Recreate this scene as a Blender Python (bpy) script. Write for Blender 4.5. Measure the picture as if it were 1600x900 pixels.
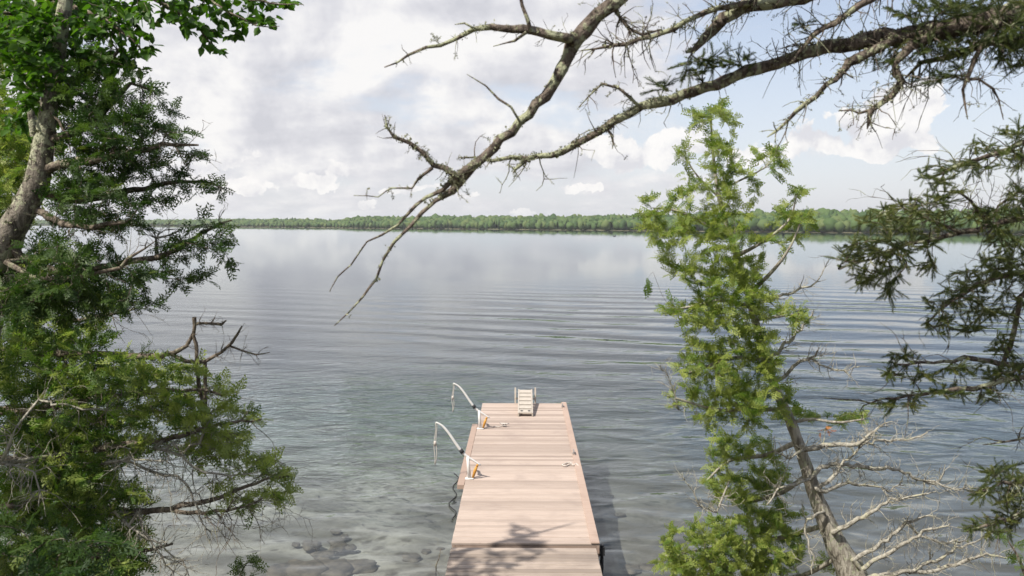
import bpy, math, random
import numpy as np
from mathutils import Vector, Matrix

random.seed(7)
RNG = np.random.default_rng(7)
for o in list(bpy.data.objects):
    bpy.data.objects.remove(o)
S = bpy.context.scene
COL = S.collection

# ------------------------------------------------------------------ camera
FPX = 1333.33                      # focal length in photo pixels (30 mm on 36 mm, 1600 px)
CAM_Z = 5.65
HORIZON = 345.0
PITCH = math.atan((450 - HORIZON) / FPX)
cam_d = bpy.data.cameras.new('camera')
cam = bpy.data.objects.new('camera', cam_d)
COL.objects.link(cam)
cam_d.lens = 30.0
cam_d.sensor_width = 36.0
cam_d.clip_start = 0.05
cam_d.clip_end = 6000
cam.location = (0, 0, CAM_Z)
cam.rotation_euler = (math.pi / 2 - PITCH, 0, 0)
cam_d.dof.use_dof = True
cam_d.dof.focus_distance = 19.0
cam_d.dof.aperture_fstop = 5.6
S.camera = cam

# ------------------------------------------------------------------ light
SUN_AZ = math.radians(-130)        # measured from +Y towards +X: the sun stands left of and behind the camera
SUN_EL = math.radians(51)
SUN_DIR = Vector((math.sin(SUN_AZ) * math.cos(SUN_EL), math.cos(SUN_AZ) * math.cos(SUN_EL), math.sin(SUN_EL)))
sun_d = bpy.data.lights.new('sun', 'SUN')
sun_d.energy = 4.4
sun_d.angle = math.radians(0.5)
sun_d.color = (1.0, 0.95, 0.87)
sun = bpy.data.objects.new('sun', sun_d)
COL.objects.link(sun)
sun.rotation_euler = SUN_DIR.to_track_quat('Z', 'Y').to_euler()

S.view_settings.view_transform = 'Standard'
S.view_settings.look = 'None'
S.view_settings.exposure = 0.60
S.view_settings.gamma = 1.0
S.view_settings.use_curve_mapping = False
S.render.engine = 'CYCLES'
S.cycles.use_denoising = True
S.cycles.max_bounces = 8
S.cycles.transparent_max_bounces = 12
S.cycles.caustics_reflective = False
S.cycles.caustics_refractive = False


class NT:
    """small helper for node trees"""
    def __init__(s, tree):
        s.t = tree
        s.n = tree.nodes
        s.n.clear()

    def new(s, kind, **kw):
        nd = s.n.new(kind)
        for k, v in kw.items():
            setattr(nd, k, v)
        return nd

    def put(s, sock, v):
        if isinstance(v, bpy.types.NodeSocket):
            s.t.links.new(v, sock)
        elif v is not None:
            sock.default_value = v

    def math(s, op, a, b=None, c=None, clamp=False):
        nd = s.new('ShaderNodeMath', operation=op, use_clamp=clamp)
        s.put(nd.inputs[0], a)
        if b is not None: s.put(nd.inputs[1], b)
        if c is not None: s.put(nd.inputs[2], c)
        return nd.outputs[0]

    def vmath(s, op, a, b=None, scale=None):
        nd = s.new('ShaderNodeVectorMath', operation=op)
        s.put(nd.inputs[0], a)
        if b is not None: s.put(nd.inputs[1], b)
        if scale is not None: s.put(nd.inputs['Scale'], scale)
        return nd.outputs[0]

    def mix(s, f, a, b):
        nd = s.new('ShaderNodeMix', data_type='RGBA')
        s.put(nd.inputs[0], f); s.put(nd.inputs[6], a); s.put(nd.inputs[7], b)
        return nd.outputs[2]

    def noise(s, vec, scale, detail=4, rough=0.55, dist=0.0, lac=2.0, color=False):
        nd = s.new('ShaderNodeTexNoise')
        s.put(nd.inputs['Vector'], vec)
        nd.inputs['Scale'].default_value = scale
        nd.inputs['Detail'].default_value = detail
        nd.inputs['Roughness'].default_value = rough
        nd.inputs['Distortion'].default_value = dist
        nd.inputs['Lacunarity'].default_value = lac
        return nd.outputs['Color' if color else 'Fac']

    def smooth(s, v, lo, hi, a=0.0, b=1.0):
        nd = s.new('ShaderNodeMapRange', interpolation_type='SMOOTHSTEP')
        s.put(nd.inputs[0], v); s.put(nd.inputs[1], lo); s.put(nd.inputs[2], hi); s.put(nd.inputs[3], a); s.put(nd.inputs[4], b)
        return nd.outputs[0]

    def lin(s, v, lo, hi, a=0.0, b=1.0):
        nd = s.new('ShaderNodeMapRange')
        s.put(nd.inputs[0], v); s.put(nd.inputs[1], lo); s.put(nd.inputs[2], hi); s.put(nd.inputs[3], a); s.put(nd.inputs[4], b)
        return nd.outputs[0]

    def ramp(s, v, stops):
        nd = s.new('ShaderNodeValToRGB')
        el = nd.color_ramp.elements
        while len(el) < len(stops): el.new(0.5)
        for e, (p, c) in zip(el, stops):
            e.position = p
            e.color = (*c, 1)
        s.put(nd.inputs[0], v)
        return nd.outputs[0]

    def comb(s, x, y, z):
        nd = s.new('ShaderNodeCombineXYZ')
        s.put(nd.inputs[0], x); s.put(nd.inputs[1], y); s.put(nd.inputs[2], z)
        return nd.outputs[0]

    def sep(s, v):
        nd = s.new('ShaderNodeSeparateXYZ')
        s.put(nd.inputs[0], v)
        return nd.outputs


def ang(px, py):
    """azimuth and elevation of a direction, from its place in the photograph"""
    d = ray(px, py)
    return math.atan2(d.x, d.y), math.asin(d.z / d.length)


def ray(px, py):
    v = Vector(((px - 800) / FPX, 1.0, -(py - 450) / FPX))
    c, s_ = math.cos(PITCH), math.sin(PITCH)
    return Vector((v.x, v.y * c + v.z * s_, -v.y * s_ + v.z * c))


def P(px, py, d):
    r = ray(px, py)
    k = d / r.y
    return Vector((r.x * k, d, CAM_Z + r.z * k))


def G(px, py, z=0.0):
    r = ray(px, py)
    k = (z - CAM_Z) / r.z
    return Vector((r.x * k, r.y * k, z))


# ------------------------------------------------------------------ sky with clouds
def build_world():
    w = bpy.data.worlds.new('World')
    S.world = w
    w.use_nodes = True
    n = NT(w.node_tree)
    out = n.new('ShaderNodeOutputWorld')
    bg = n.new('ShaderNodeBackground')
    bg.inputs['Strength'].default_value = 0.1
    sky = n.new('ShaderNodeTexSky', sky_type='NISHITA')
    sky.sun_disc = False
    sky.sun_elevation = SUN_EL
    sky.sun_rotation = SUN_AZ
    sky.altitude = 300
    sky.air_density = 1.0
    sky.dust_density = 1.6
    sky.ozone_density = 1.5
    tc = n.new('ShaderNodeTexCoord')
    d = n.vmath('NORMALIZE', tc.outputs['Generated'])
    x, y, z = n.sep(d)
    az = n.math('ARCTAN2', x, y)
    el = n.math('ARCSINE', z)
    zc = n.math('MAXIMUM', z, 0.0)
    den = n.math('ADD', zc, 0.27)
    qx = n.math('DIVIDE', x, den)
    qy = n.math('DIVIDE', y, den)
    q = n.comb(qx, qy, 0.37)
    # sheet of stratocumulus, denser to the left of the view and thinning to the right
    n1 = n.noise(q, 2.3, 10, 0.58, 0.15)
    q2 = n.vmath('ADD', q, (-0.06, -0.05, 0.0))
    n2 = n.noise(q2, 2.3, 10, 0.58, 0.15)
    big = n.noise(q, 0.8, 3, 0.5)
    bias = n.smooth(az, 0.0, 0.45, 0.15, -0.20)
    lowband = n.smooth(el, 0.0, 0.10, -0.10, 0.0)
    cov_in = n.math('ADD', n.math('ADD', n1, bias), lowband)
    cov_in = n.math('ADD', cov_in, n.math('MULTIPLY', n.math('SUBTRACT', big, 0.5), 0.35))
    cov = n.smooth(cov_in, 0.43, 0.62)
    relief = n.math('MULTIPLY', n.math('SUBTRACT', n1, n2), 2.6)
    # bright banks of cloud
    def patch(px, py, rx, ry):
        a0, e0 = ang(px, py)
        ra = rx / FPX; re = ry / FPX
        dx = n.math('MULTIPLY', n.math('SUBTRACT', az, a0), 1 / ra)
        dy = n.math('MULTIPLY', n.math('SUBTRACT', el, e0), 1 / re)
        r2 = n.math('ADD', n.math('MULTIPLY', dx, dx), n.math('MULTIPLY', dy, dy))
        return n.math('POWER', 2.718, n.math('MULTIPLY', r2, -1.0)), dy, r2
    br = None
    for args, k in (((640, 70, 190, 55), 0.30), ((330, 150, 170, 45), 0.22), ((790, 185, 150, 40), 0.28), ((360, 245, 120, 28), 0.2),
                    ((560, 240, 200, 26), 0.12), ((480, 215, 110, 22), -0.3), ((830, 120, 120, 30), -0.25), ((700, 15, 420, 22), -0.25),
                    ((1090, 90, 170, 40), -0.12), ((1190, 145, 60, 22), -0.5), ((500, 170, 150, 20), -0.2), ((1000, 190, 90, 25), 0.1)):
        v = n.math('MULTIPLY', patch(*args)[0], k * 1.45)
        br = v if br is None else n.math('ADD', br, v)
    dn = n.noise(d, 9.0, 8, 0.6, 0.3)
    dn0 = n.math('SUBTRACT', dn, 0.5)
    light = n.math('ADD', n.math('ADD', 0.53, relief), n.math('MULTIPLY', br, n.math('ADD', 1.0, n.math('MULTIPLY', dn0, 3.0))))
    light = n.math('ADD', light, n.math('MULTIPLY', n.math('SUBTRACT', big, 0.5), 0.7))
    dn2 = n.noise(n.vmath('ADD', d, (-0.022, 0.0, 0.030)), 9.0, 8, 0.6, 0.3)
    lump = n.math('ADD', n.math('MULTIPLY', n.math('SUBTRACT', dn, dn2), 2.0), n.math('MULTIPLY', dn0, 0.9))
    light = n.math('ADD', light, n.math('MULTIPLY', lump, n.smooth(el, 0.0, 0.08)))
    light = n.math('SUBTRACT', light, n.smooth(el, 0.27, 0.50, 0.0, 0.30))
    sheet = n.ramp(light, [(0.0, (4.3, 4.3, 4.62)), (0.38, (5.0, 4.97, 5.22)), (0.68, (5.75, 5.68, 5.78)), (1.0, (6.5, 6.38, 6.28))])
    # air: pale blue, whitening to the horizon
    hz = n.smooth(el, 0.0, 0.30, 0.74, 0.36)
    blue = n.mix(hz, sky.outputs[0], (5.5, 5.55, 6.0, 1))
    col = n.mix(n.math('MULTIPLY', cov, 0.94), blue, sheet)
    # cumulus heaps
    wv = n.vmath('SUBTRACT', n.noise(d, 13.0, 5, 0.6, color=True), (0.5, 0.5, 0.5))
    wx, wy, wz = n.sep(wv)
    az = n.math('ADD', az, n.math('MULTIPLY', wx, 0.11)); el = n.math('ADD', el, n.math('MULTIPLY', wz, 0.07))
    pn = n.noise(d, 24.0, 8, 0.62, 0.2)
    pn0 = n.math('MULTIPLY', n.math('SUBTRACT', pn, 0.5), 4.2)
    best = None
    for px, py, rx, ry in ((1290, 226, 62, 30), (1275, 215, 38, 26), (1385, 218, 68, 44), (1375, 190, 50, 40), (1440, 225, 32, 26), (1345, 235, 70, 26), (1400, 165, 45, 45),
                           (1185, 240, 42, 22), (1050, 236, 80, 40), (985, 240, 95, 36), (1090, 225, 40, 30), (505, 280, 42, 20), (540, 268, 26, 14),
                           (830, 325, 26, 8), (720, 302, 26, 7), (905, 298, 30, 7), (570, 318, 40, 8), (400, 298, 40, 12), (330, 262, 90, 20), (650, 300, 40, 8)):
        g, dy, r2 = patch(px, py, rx, ry)
        dn_ = n.math('MULTIPLY', n.math('MINIMUM', dy, 0.0), 1.35)      # flatter below than above
        v = n.math('SUBTRACT', n.math('SUBTRACT', 1.0, r2), n.math('MULTIPLY', dn_, dn_))
        best = v if best is None else n.math('MAXIMUM', best, v)
    hv = n.math('ADD', best, pn0)
    ha = n.smooth(hv, -0.02, 0.34)
    hs = n.vmath('ADD', d, (-0.012, 0.0, 0.016))
    pn2 = n.noise(hs, 24.0, 8, 0.62, 0.2)
    hl = n.math('ADD', 0.72, n.math('MULTIPLY', n.math('SUBTRACT', pn, pn2), 3.2))
    hl = n.math('SUBTRACT', hl, n.math('MULTIPLY', n.smooth(hv, 0.3, 1.3), 0.15))
    hc = n.ramp(hl, [(0.2, (5.0, 4.97, 5.25)), (0.6, (6.1, 6.0, 6.02)), (1.0, (6.8, 6.65, 6.5))])
    col = n.mix(n.math('MULTIPLY', ha, 0.92), col, hc)
    n.put(bg.inputs['Color'], col)
    n.t.links.new(bg.outputs[0], out.inputs[0])


build_world()

# ------------------------------------------------------------------ object helpers
def tag(o, label=None, cat=None, group=None, kind=None):
    if label: o['label'] = label
    if cat: o['category'] = cat
    if group: o['group'] = group
    if kind: o['kind'] = kind
    return o


def empty(name, loc, rz=0.0):
    o = bpy.data.objects.new(name, None)
    o.empty_display_size = 0.3
    COL.objects.link(o)
    o.location = loc
    o.rotation_euler = (0, 0, rz)
    return o


def mesh_obj(name, verts, faces, mat, parent=None, smooth=False, attr=None, extra=None, midx=None):
    """verts (n,3) in the parent's space (or world when there is none); faces list of tuples or (m,k) array"""
    me = bpy.data.meshes.new(name)
    if isinstance(faces, np.ndarray) and faces.ndim == 2:
        k = faces.shape[1]
        verts = np.asarray(verts, dtype=np.float32)
        me.vertices.add(len(verts)); me.vertices.foreach_set('co', verts.ravel())
        me.loops.add(faces.size); me.loops.foreach_set('vertex_index', faces.astype(np.int32).ravel())
        me.polygons.add(len(faces)); me.polygons.foreach_set('loop_start', np.arange(0, faces.size, k, dtype=np.int32))
        me.update(calc_edges=True)
    else:
        me.from_pydata([tuple(v) for v in verts], [], [tuple(f) for f in faces])
        me.update()
    if smooth:
        me.polygons.foreach_set('use_smooth', np.ones(len(me.polygons), dtype=bool))
    if attr is not None:
        a = me.attributes.new('tint', 'FLOAT', 'POINT')
        a.data.foreach_set('value', np.asarray(attr, dtype=np.float32))
    me.materials.append(mat)
    for m_ in (extra or []): me.materials.append(m_)
    if midx is not None: me.polygons.foreach_set('material_index', np.asarray(midx, dtype=np.int32))
    o = bpy.data.objects.new(name, me)
    COL.objects.link(o)
    if parent is not None:
        o.parent = parent
    return o


class MB:
    """collects boxes, tubes and lathes for one mesh"""
    def __init__(s):
        s.v = []; s.f = []; s.t = []

    def add(s, vs, fs, t=0.0):
        b = len(s.v)
        s.v.extend(Vector(v) for v in vs); s.t.extend([t] * len(vs))
        s.f.extend(tuple(i + b for i in f) for f in fs)

    def box(s, c, size, rot=None, t=0.0, bev=0.0):
        x, y, z = size[0] / 2, size[1] / 2, size[2] / 2
        if bev <= 0:
            vs = [(-x, -y, -z), (x, -y, -z), (x, y, -z), (-x, y, -z), (-x, -y, z), (x, -y, z), (x, y, z), (-x, y, z)]
            fs = [(0, 3, 2, 1), (4, 5, 6, 7), (0, 1, 5, 4), (1, 2, 6, 5), (2, 3, 7, 6), (3, 0, 4, 7)]
        else:
            b = bev
            vs = [(-x, -y, -z), (x, -y, -z), (x, y, -z), (-x, y, -z), (-x, -y, z - b), (x, -y, z - b), (x, y, z - b), (-x, y, z - b),
                  (-x + b, -y + b, z), (x - b, -y + b, z), (x - b, y - b, z), (-x + b, y - b, z)]
            fs = [(0, 3, 2, 1), (8, 9, 10, 11)]
            for i in range(4):
                j = (i + 1) % 4
                fs += [(i, j, 4 + j, 4 + i), (4 + i, 4 + j, 8 + j, 8 + i)]
        c = Vector(c)
        R = rot if rot is not None else Matrix.Identity(3)
        s.add([R @ Vector(v) + c for v in vs], fs, t)

    def tube(s, pts, radii, sides=8, t=0.0, cap=True):
        v, f = tube(pts, radii, sides, cap)
        s.add([Vector(p) for p in v], f, t)

    def build(s, name, mat, parent=None, smooth=False):
        return mesh_obj(name, s.v, s.f, mat, parent, smooth, attr=s.t)


def tube(pts, radii, sides=8, cap=True):
    pts = np.asarray([tuple(p) for p in pts], dtype=float)
    n = len(pts)
    radii = np.broadcast_to(np.asarray(radii, dtype=float), (n,))
    tan = np.gradient(pts, axis=0)
    tan /= np.linalg.norm(tan, axis=1, keepdims=True) + 1e-9
    up = np.array([0.0, 0, 1]) if abs(tan[0][2]) < 0.9 else np.array([1.0, 0, 0])
    a = np.arange(sides) * 2 * math.pi / sides
    out = np.empty((n, sides, 3))
    u = np.cross(tan[0], up); u /= np.linalg.norm(u) + 1e-9
    for i in range(n):
        u = u - tan[i] * np.dot(u, tan[i]); u /= np.linalg.norm(u) + 1e-9
        w = np.cross(tan[i], u)
        out[i] = pts[i] + radii[i] * (np.cos(a)[:, None] * u + np.sin(a)[:, None] * w)
    v = out.reshape(-1, 3)
    f = []
    for i in range(n - 1):
        for k in range(sides):
            k2 = (k + 1) % sides
            f.append((i * sides + k, i * sides + k2, (i + 1) * sides + k2, (i + 1) * sides + k))
    if cap:
        f.append(tuple(range(sides))[::-1]); f.append(tuple((n - 1) * sides + k for k in range(sides)))
    return v, f


def tubes_np(chains):
    """many tubes as quads: list of (pts (n,3), radii (n,), sides, rough) -> verts, quads"""
    V = []; F = []; base = 0
    for pts, radii, sides, rough in chains:
        pts = np.asarray(pts, float); n = len(pts)
        if n < 2: continue
        tan = np.gradient(pts, axis=0)
        tan /= np.linalg.norm(tan, axis=1, keepdims=True) + 1e-9
        ref = np.array([0.31, 0.53, 0.79]) if abs(np.dot(tan[0], [0.31, 0.53, 0.79])) < 0.9 else np.array([1.0, 0, 0])
        u = np.cross(tan, ref); u /= np.linalg.norm(u, axis=1, keepdims=True) + 1e-9
        w = np.cross(tan, u)
        a = np.arange(sides) * 2 * math.pi / sides
        R = np.repeat(np.asarray(radii, float)[:, None], sides, 1)
        if rough:
            R = R * (1 + RNG.normal(0, rough, R.shape))
        ring = pts[:, None, :] + R[:, :, None] * (np.cos(a)[None, :, None] * u[:, None, :] + np.sin(a)[None, :, None] * w[:, None, :])
        V.append(ring.reshape(-1, 3))
        i = np.arange(n - 1)[:, None]; k = np.arange(sides)[None, :]; k2 = (k + 1) % sides
        q = np.stack([i * sides + k, i * sides + k2, (i + 1) * sides + k2, (i + 1) * sides + k], -1).reshape(-1, 4) + base
        F.append(q); base += n * sides
    return np.concatenate(V), np.concatenate(F)


def spline(pts, step):
    """Catmull-Rom through rows (x,y,z,r,...), resampled at about step"""
    p = np.asarray(pts, float)
    if len(p) == 2:
        m = max(2, int(np.linalg.norm(p[1, :3] - p[0, :3]) / step) + 1)
        t = np.linspace(0, 1, m)[:, None]
        return p[0] * (1 - t) + p[1] * t
    e = np.vstack([2 * p[0] - p[1], p, 2 * p[-1] - p[-2]])
    out = []
    for i in range(1, len(e) - 2):
        L = np.linalg.norm(e[i + 1, :3] - e[i, :3])
        m = max(1, int(L / step))
        t = (np.arange(m) / m)[:, None]
        a, b, c, d = e[i - 1], e[i], e[i + 1], e[i + 2]
        out.append(0.5 * (2 * b + (c - a) * t + (2 * a - 5 * b + 4 * c - d) * t ** 2 + (3 * b - a - 3 * c + d) * t ** 3))
    out.append(p[-1:])
    r = np.vstack(out)
    r[:, 3] = np.maximum(r[:, 3], 0.0006)
    return r


# ------------------------------------------------------------------ materials
def mat(name):
    m = bpy.data.materials.new(name)
    m.use_nodes = True
    n = NT(m.node_tree)
    out = n.new('ShaderNodeOutputMaterial')
    return m, n, out


def principled(n, col, rough=0.6, spec=0.3, normal=None, metal=0.0):
    b = n.new('ShaderNodeBsdfPrincipled')
    n.put(b.inputs['Base Color'], col if isinstance(col, bpy.types.NodeSocket) else (*col, 1))
    n.put(b.inputs['Roughness'], rough)
    b.inputs['Specular IOR Level'].default_value = spec
    b.inputs['Metallic'].default_value = metal
    if normal is not None: n.put(b.inputs['Normal'], normal)
    return b.outputs[0]


def bump(n, h, strength=0.5, dist=0.01):
    b = n.new('ShaderNodeBump')
    b.inputs['Strength'].default_value = strength
    b.inputs['Distance'].default_value = dist
    n.put(b.inputs['Height'], h)
    return b.outputs[0]


def pos(n):
    return n.new('ShaderNodeNewGeometry').outputs['Position']


def obco(n):
    return n.new('ShaderNodeTexCoord').outputs['Object']


def simple(name, col, rough=0.5, spec=0.4, var=0.12, scale=12, metal=0.0, bmp=0.15):
    m, n, out = mat(name)
    v = n.noise(obco(n), scale, 4)
    c = n.mix(n.lin(v, 0.3, 0.7), tuple(k * (1 - var) for k in col) + (1,), tuple(min(1, k * (1 + var)) for k in col) + (1,))
    n.t.links.new(principled(n, c, rough, spec, bump(n, n.noise(obco(n), scale * 6, 3), bmp, 0.003), metal), out.inputs[0])
    return m


def leaf_mat(name, stops, transl=0.4, rough=0.5, tcol=1.35):
    m, n, out = mat(name)
    at = n.new('ShaderNodeAttribute', attribute_name='tint').outputs['Fac']
    c = n.ramp(at, stops)
    p = principled(n, c, rough, 0.35)
    tr = n.new('ShaderNodeBsdfTranslucent')
    hs = n.new('ShaderNodeHueSaturation')
    hs.inputs['Saturation'].default_value = 1.1
    hs.inputs['Value'].default_value = tcol
    n.put(hs.inputs['Color'], c)
    n.put(tr.inputs['Color'], hs.outputs[0])
    mx = n.new('ShaderNodeMixShader')
    mx.inputs[0].default_value = transl
    n.t.links.new(p, mx.inputs[1]); n.t.links.new(tr.outputs[0], mx.inputs[2])
    n.t.links.new(mx.outputs[0], out.inputs[0])
    return m


def bark_mat(name, dark, light, lichen, lich_amt=0.5, scale=18.0, stretch=0.3):
    m, n, out = mat(name)
    p = pos(n)
    v = n.noise(n.vmath('MULTIPLY', p, (1, 1, stretch)), scale, 6, 0.65, 0.6)
    c = n.mix(n.smooth(v, 0.35, 0.62), (*dark, 1), (*light, 1))
    lv = n.noise(p, 22, 5, 0.6, 0.3)
    lv2 = n.noise(p, 4.0, 2)
    la = n.smooth(n.math('ADD', lv, n.math('MULTIPLY', n.math('SUBTRACT', lv2, 0.5), 0.6)), 0.62 - 0.2 * lich_amt, 0.72 - 0.2 * lich_amt)
    c = n.mix(la, c, (*lichen, 1))
    h = n.math('ADD', v, n.math('MULTIPLY', n.noise(p, 90, 3), 0.5))
    n.t.links.new(principled(n, c, 0.85, 0.15, bump(n, h, 0.9, 0.02)), out.inputs[0])
    return m


M = {}
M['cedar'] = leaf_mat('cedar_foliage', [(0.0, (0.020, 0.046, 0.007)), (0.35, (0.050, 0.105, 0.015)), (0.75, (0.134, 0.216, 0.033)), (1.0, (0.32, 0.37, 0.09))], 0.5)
M['cedar_dark'] = leaf_mat('shade_cedar_foliage', [(0.0, (0.012, 0.034, 0.008)), (0.4, (0.034, 0.074, 0.015)), (0.8, (0.075, 0.125, 0.022)), (1.0, (0.15, 0.19, 0.035))], 0.42)  # shade over the left trees put into a darker copy of cedar
M['cedar_low'] = leaf_mat('low_cedar_foliage', [(0.0, (0.010, 0.027, 0.006)), (0.4, (0.034, 0.082, 0.014)), (0.75, (0.100, 0.180, 0.027)), (1.0, (0.29, 0.35, 0.085))], 0.48)  # crown's inner shade and sunlit tips put into the ends of this ramp
M['birch'] = leaf_mat('birch_leaves', [(0.0, (0.022, 0.065, 0.008)), (0.5, (0.052, 0.125, 0.014)), (1.0, (0.115, 0.215, 0.028))], 0.48, 0.38)
M['spruce'] = leaf_mat('spruce_needles', [(0.0, (0.022, 0.038, 0.013)), (0.5, (0.055, 0.078, 0.024)), (0.85, (0.11, 0.14, 0.036)), (1.0, (0.17, 0.18, 0.055))], 0.3, 0.55)
M['shrub'] = leaf_mat('shrub_leaves', [(0.0, (0.04, 0.085, 0.012)), (1.0, (0.14, 0.2, 0.03))], 0.42)
M['lichen'] = leaf_mat('lichen', [(0.0, (0.13, 0.14, 0.075)), (0.6, (0.23, 0.24, 0.14)), (1.0, (0.34, 0.34, 0.22))], 0.15, 0.9)
M['bark_cedar'] = bark_mat('cedar_bark', (0.16, 0.14, 0.11), (0.44, 0.405, 0.335), (0.33, 0.34, 0.23), 0.35, 26, 0.16)
M['bark_old'] = bark_mat('old_bark', (0.05, 0.042, 0.034), (0.24, 0.21, 0.17), (0.36, 0.36, 0.25), 0.7, 20, 0.35)
M['bark_dead'] = bark_mat('dead_wood', (0.20, 0.18, 0.145), (0.42, 0.395, 0.33), (0.40, 0.38, 0.27), 0.4, 30, 0.4)
M['bark_spruce'] = bark_mat('spruce_bark', (0.045, 0.035, 0.028), (0.185, 0.15, 0.12), (0.33, 0.34, 0.22), 0.6, 30, 0.5)
M['twig'] = bark_mat('twig_bark', (0.075, 0.06, 0.045), (0.22, 0.18, 0.14), (0.28, 0.27, 0.18), 0.3, 30, 0.5)


def wood_mat(name, lo, hi, seam=0.0, grime=0.0):
    m, n, out = mat(name)
    at = n.new('ShaderNodeAttribute', attribute_name='tint').outputs['Fac']
    p = obco(n)
    off = n.math('MULTIPLY', at, 37.0)
    pv = n.vmath('ADD', n.vmath('MULTIPLY', p, (0.9, 14, 14)), n.comb(off, off, 0.0))
    g = n.noise(pv, 2.4, 6, 0.6, 0.5)
    c = n.mix(n.lin(g, 0.3, 0.72), (*lo, 1), (*hi, 1))
    c = n.mix(n.lin(at, 0, 1, 0.0, 0.85), c, tuple(k * 0.66 for k in lo) + (1,))
    gr = n.noise(n.vmath('MULTIPLY', p, (1.3, 1.3, 1.3)), 1.1, 6, 0.62, 0.4)
    c = n.mix(n.smooth(gr, 0.48, 0.72, 0.0, 0.30 + grime), c, (lo[0] * 0.62, lo[1] * 0.62, lo[2] * 0.66, 1))
    kn = n.noise(n.vmath('MULTIPLY', p, (3.0, 9.0, 9.0)), 1.7, 2)
    c = n.mix(n.smooth(kn, 0.70, 0.78, 0.0, 0.5), c, (0.16, 0.10, 0.07, 1))
    n.t.links.new(principled(n, c, 0.7, 0.25, bump(n, g, 0.35, 0.004)), out.inputs[0])
    return m


M['deck'] = wood_mat('deck_wood', (0.385, 0.302, 0.25), (0.505, 0.415, 0.355))
M['deck_old'] = wood_mat('weathered_deck_wood', (0.31, 0.25, 0.205), (0.455, 0.375, 0.315), grime=0.2)
M['trim'] = wood_mat('trim_wood', (0.38, 0.272, 0.215), (0.48, 0.37, 0.305))
M['white'] = simple('white_paint', (0.66, 0.64, 0.61), 0.35, 0.4, 0.06)
M['rope'] = simple('rope_fibre', (0.52, 0.47, 0.42), 0.9, 0.1, 0.2, 60)
M['black'] = simple('black_rubber', (0.025, 0.025, 0.027), 0.6, 0.3, 0.2)
M['orange'] = simple('orange_strap', (0.50, 0.25, 0.05), 0.6, 0.3, 0.15)
M['alu'] = simple('ladder_plastic', (0.44, 0.39, 0.33), 0.5, 0.4, 0.1)
M['steel'] = simple('steel', (0.33, 0.31, 0.29), 0.4, 0.5, 0.2, metal=0.6)
M['bird'] = simple('dark_plumage', (0.03, 0.03, 0.034), 0.6, 0.3, 0.2, 5)
M['rock'] = simple('wet_rock', (0.095, 0.075, 0.055), 0.7, 0.3, 0.6, 5, bmp=0.6)


def ground_mat():
    m, n, out = mat('ground_soil')
    p = pos(n)
    a = n.noise(p, 0.55, 6, 0.6, 0.5)
    b = n.noise(p, 5.0, 5, 0.6)
    z = n.sep(p)[2]
    bed = n.mix(n.smooth(a, 0.36, 0.62), (0.13, 0.115, 0.095, 1), (0.36, 0.325, 0.28, 1))
    bed = n.mix(n.smooth(b, 0.55, 0.72, 0, 0.7), bed, (0.115, 0.09, 0.065, 1))
    vor = n.new('ShaderNodeTexVoronoi')
    n.put(vor.inputs['Vector'], n.vmath('ADD', p, n.vmath('SCALE', n.noise(p, 2.0, 3, color=True), None, 0.5)))
    vor.inputs['Scale'].default_value = 2.2
    bed = n.mix(n.smooth(vor.outputs['Distance'], 0.10, 0.36, 0.8, 0.0), bed, (0.085, 0.07, 0.055, 1))
    bx, by, bz = n.sep(p)
    mud_shade = n.math('MULTIPLY', n.smooth(n.math('ADD', bx, n.math('MULTIPLY', a, 3.0)), 1.7, 3.3), n.smooth(a, 0.75, 0.35, 0.55, 0.95))  # muddy bed right of the dock, colour deepened to blend the dock's shadow edge
    bed = n.mix(mud_shade, bed, (0.085, 0.072, 0.055, 1))
    land = n.mix(n.smooth(b, 0.4, 0.6), (0.05, 0.045, 0.025, 1), (0.10, 0.085, 0.05, 1))
    c = n.mix(n.smooth(z, -0.05, 0.12), bed, land)
    n.t.links.new(principled(n, c, 0.9, 0.15, bump(n, b, 0.6, 0.05)), out.inputs[0])
    return m


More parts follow.
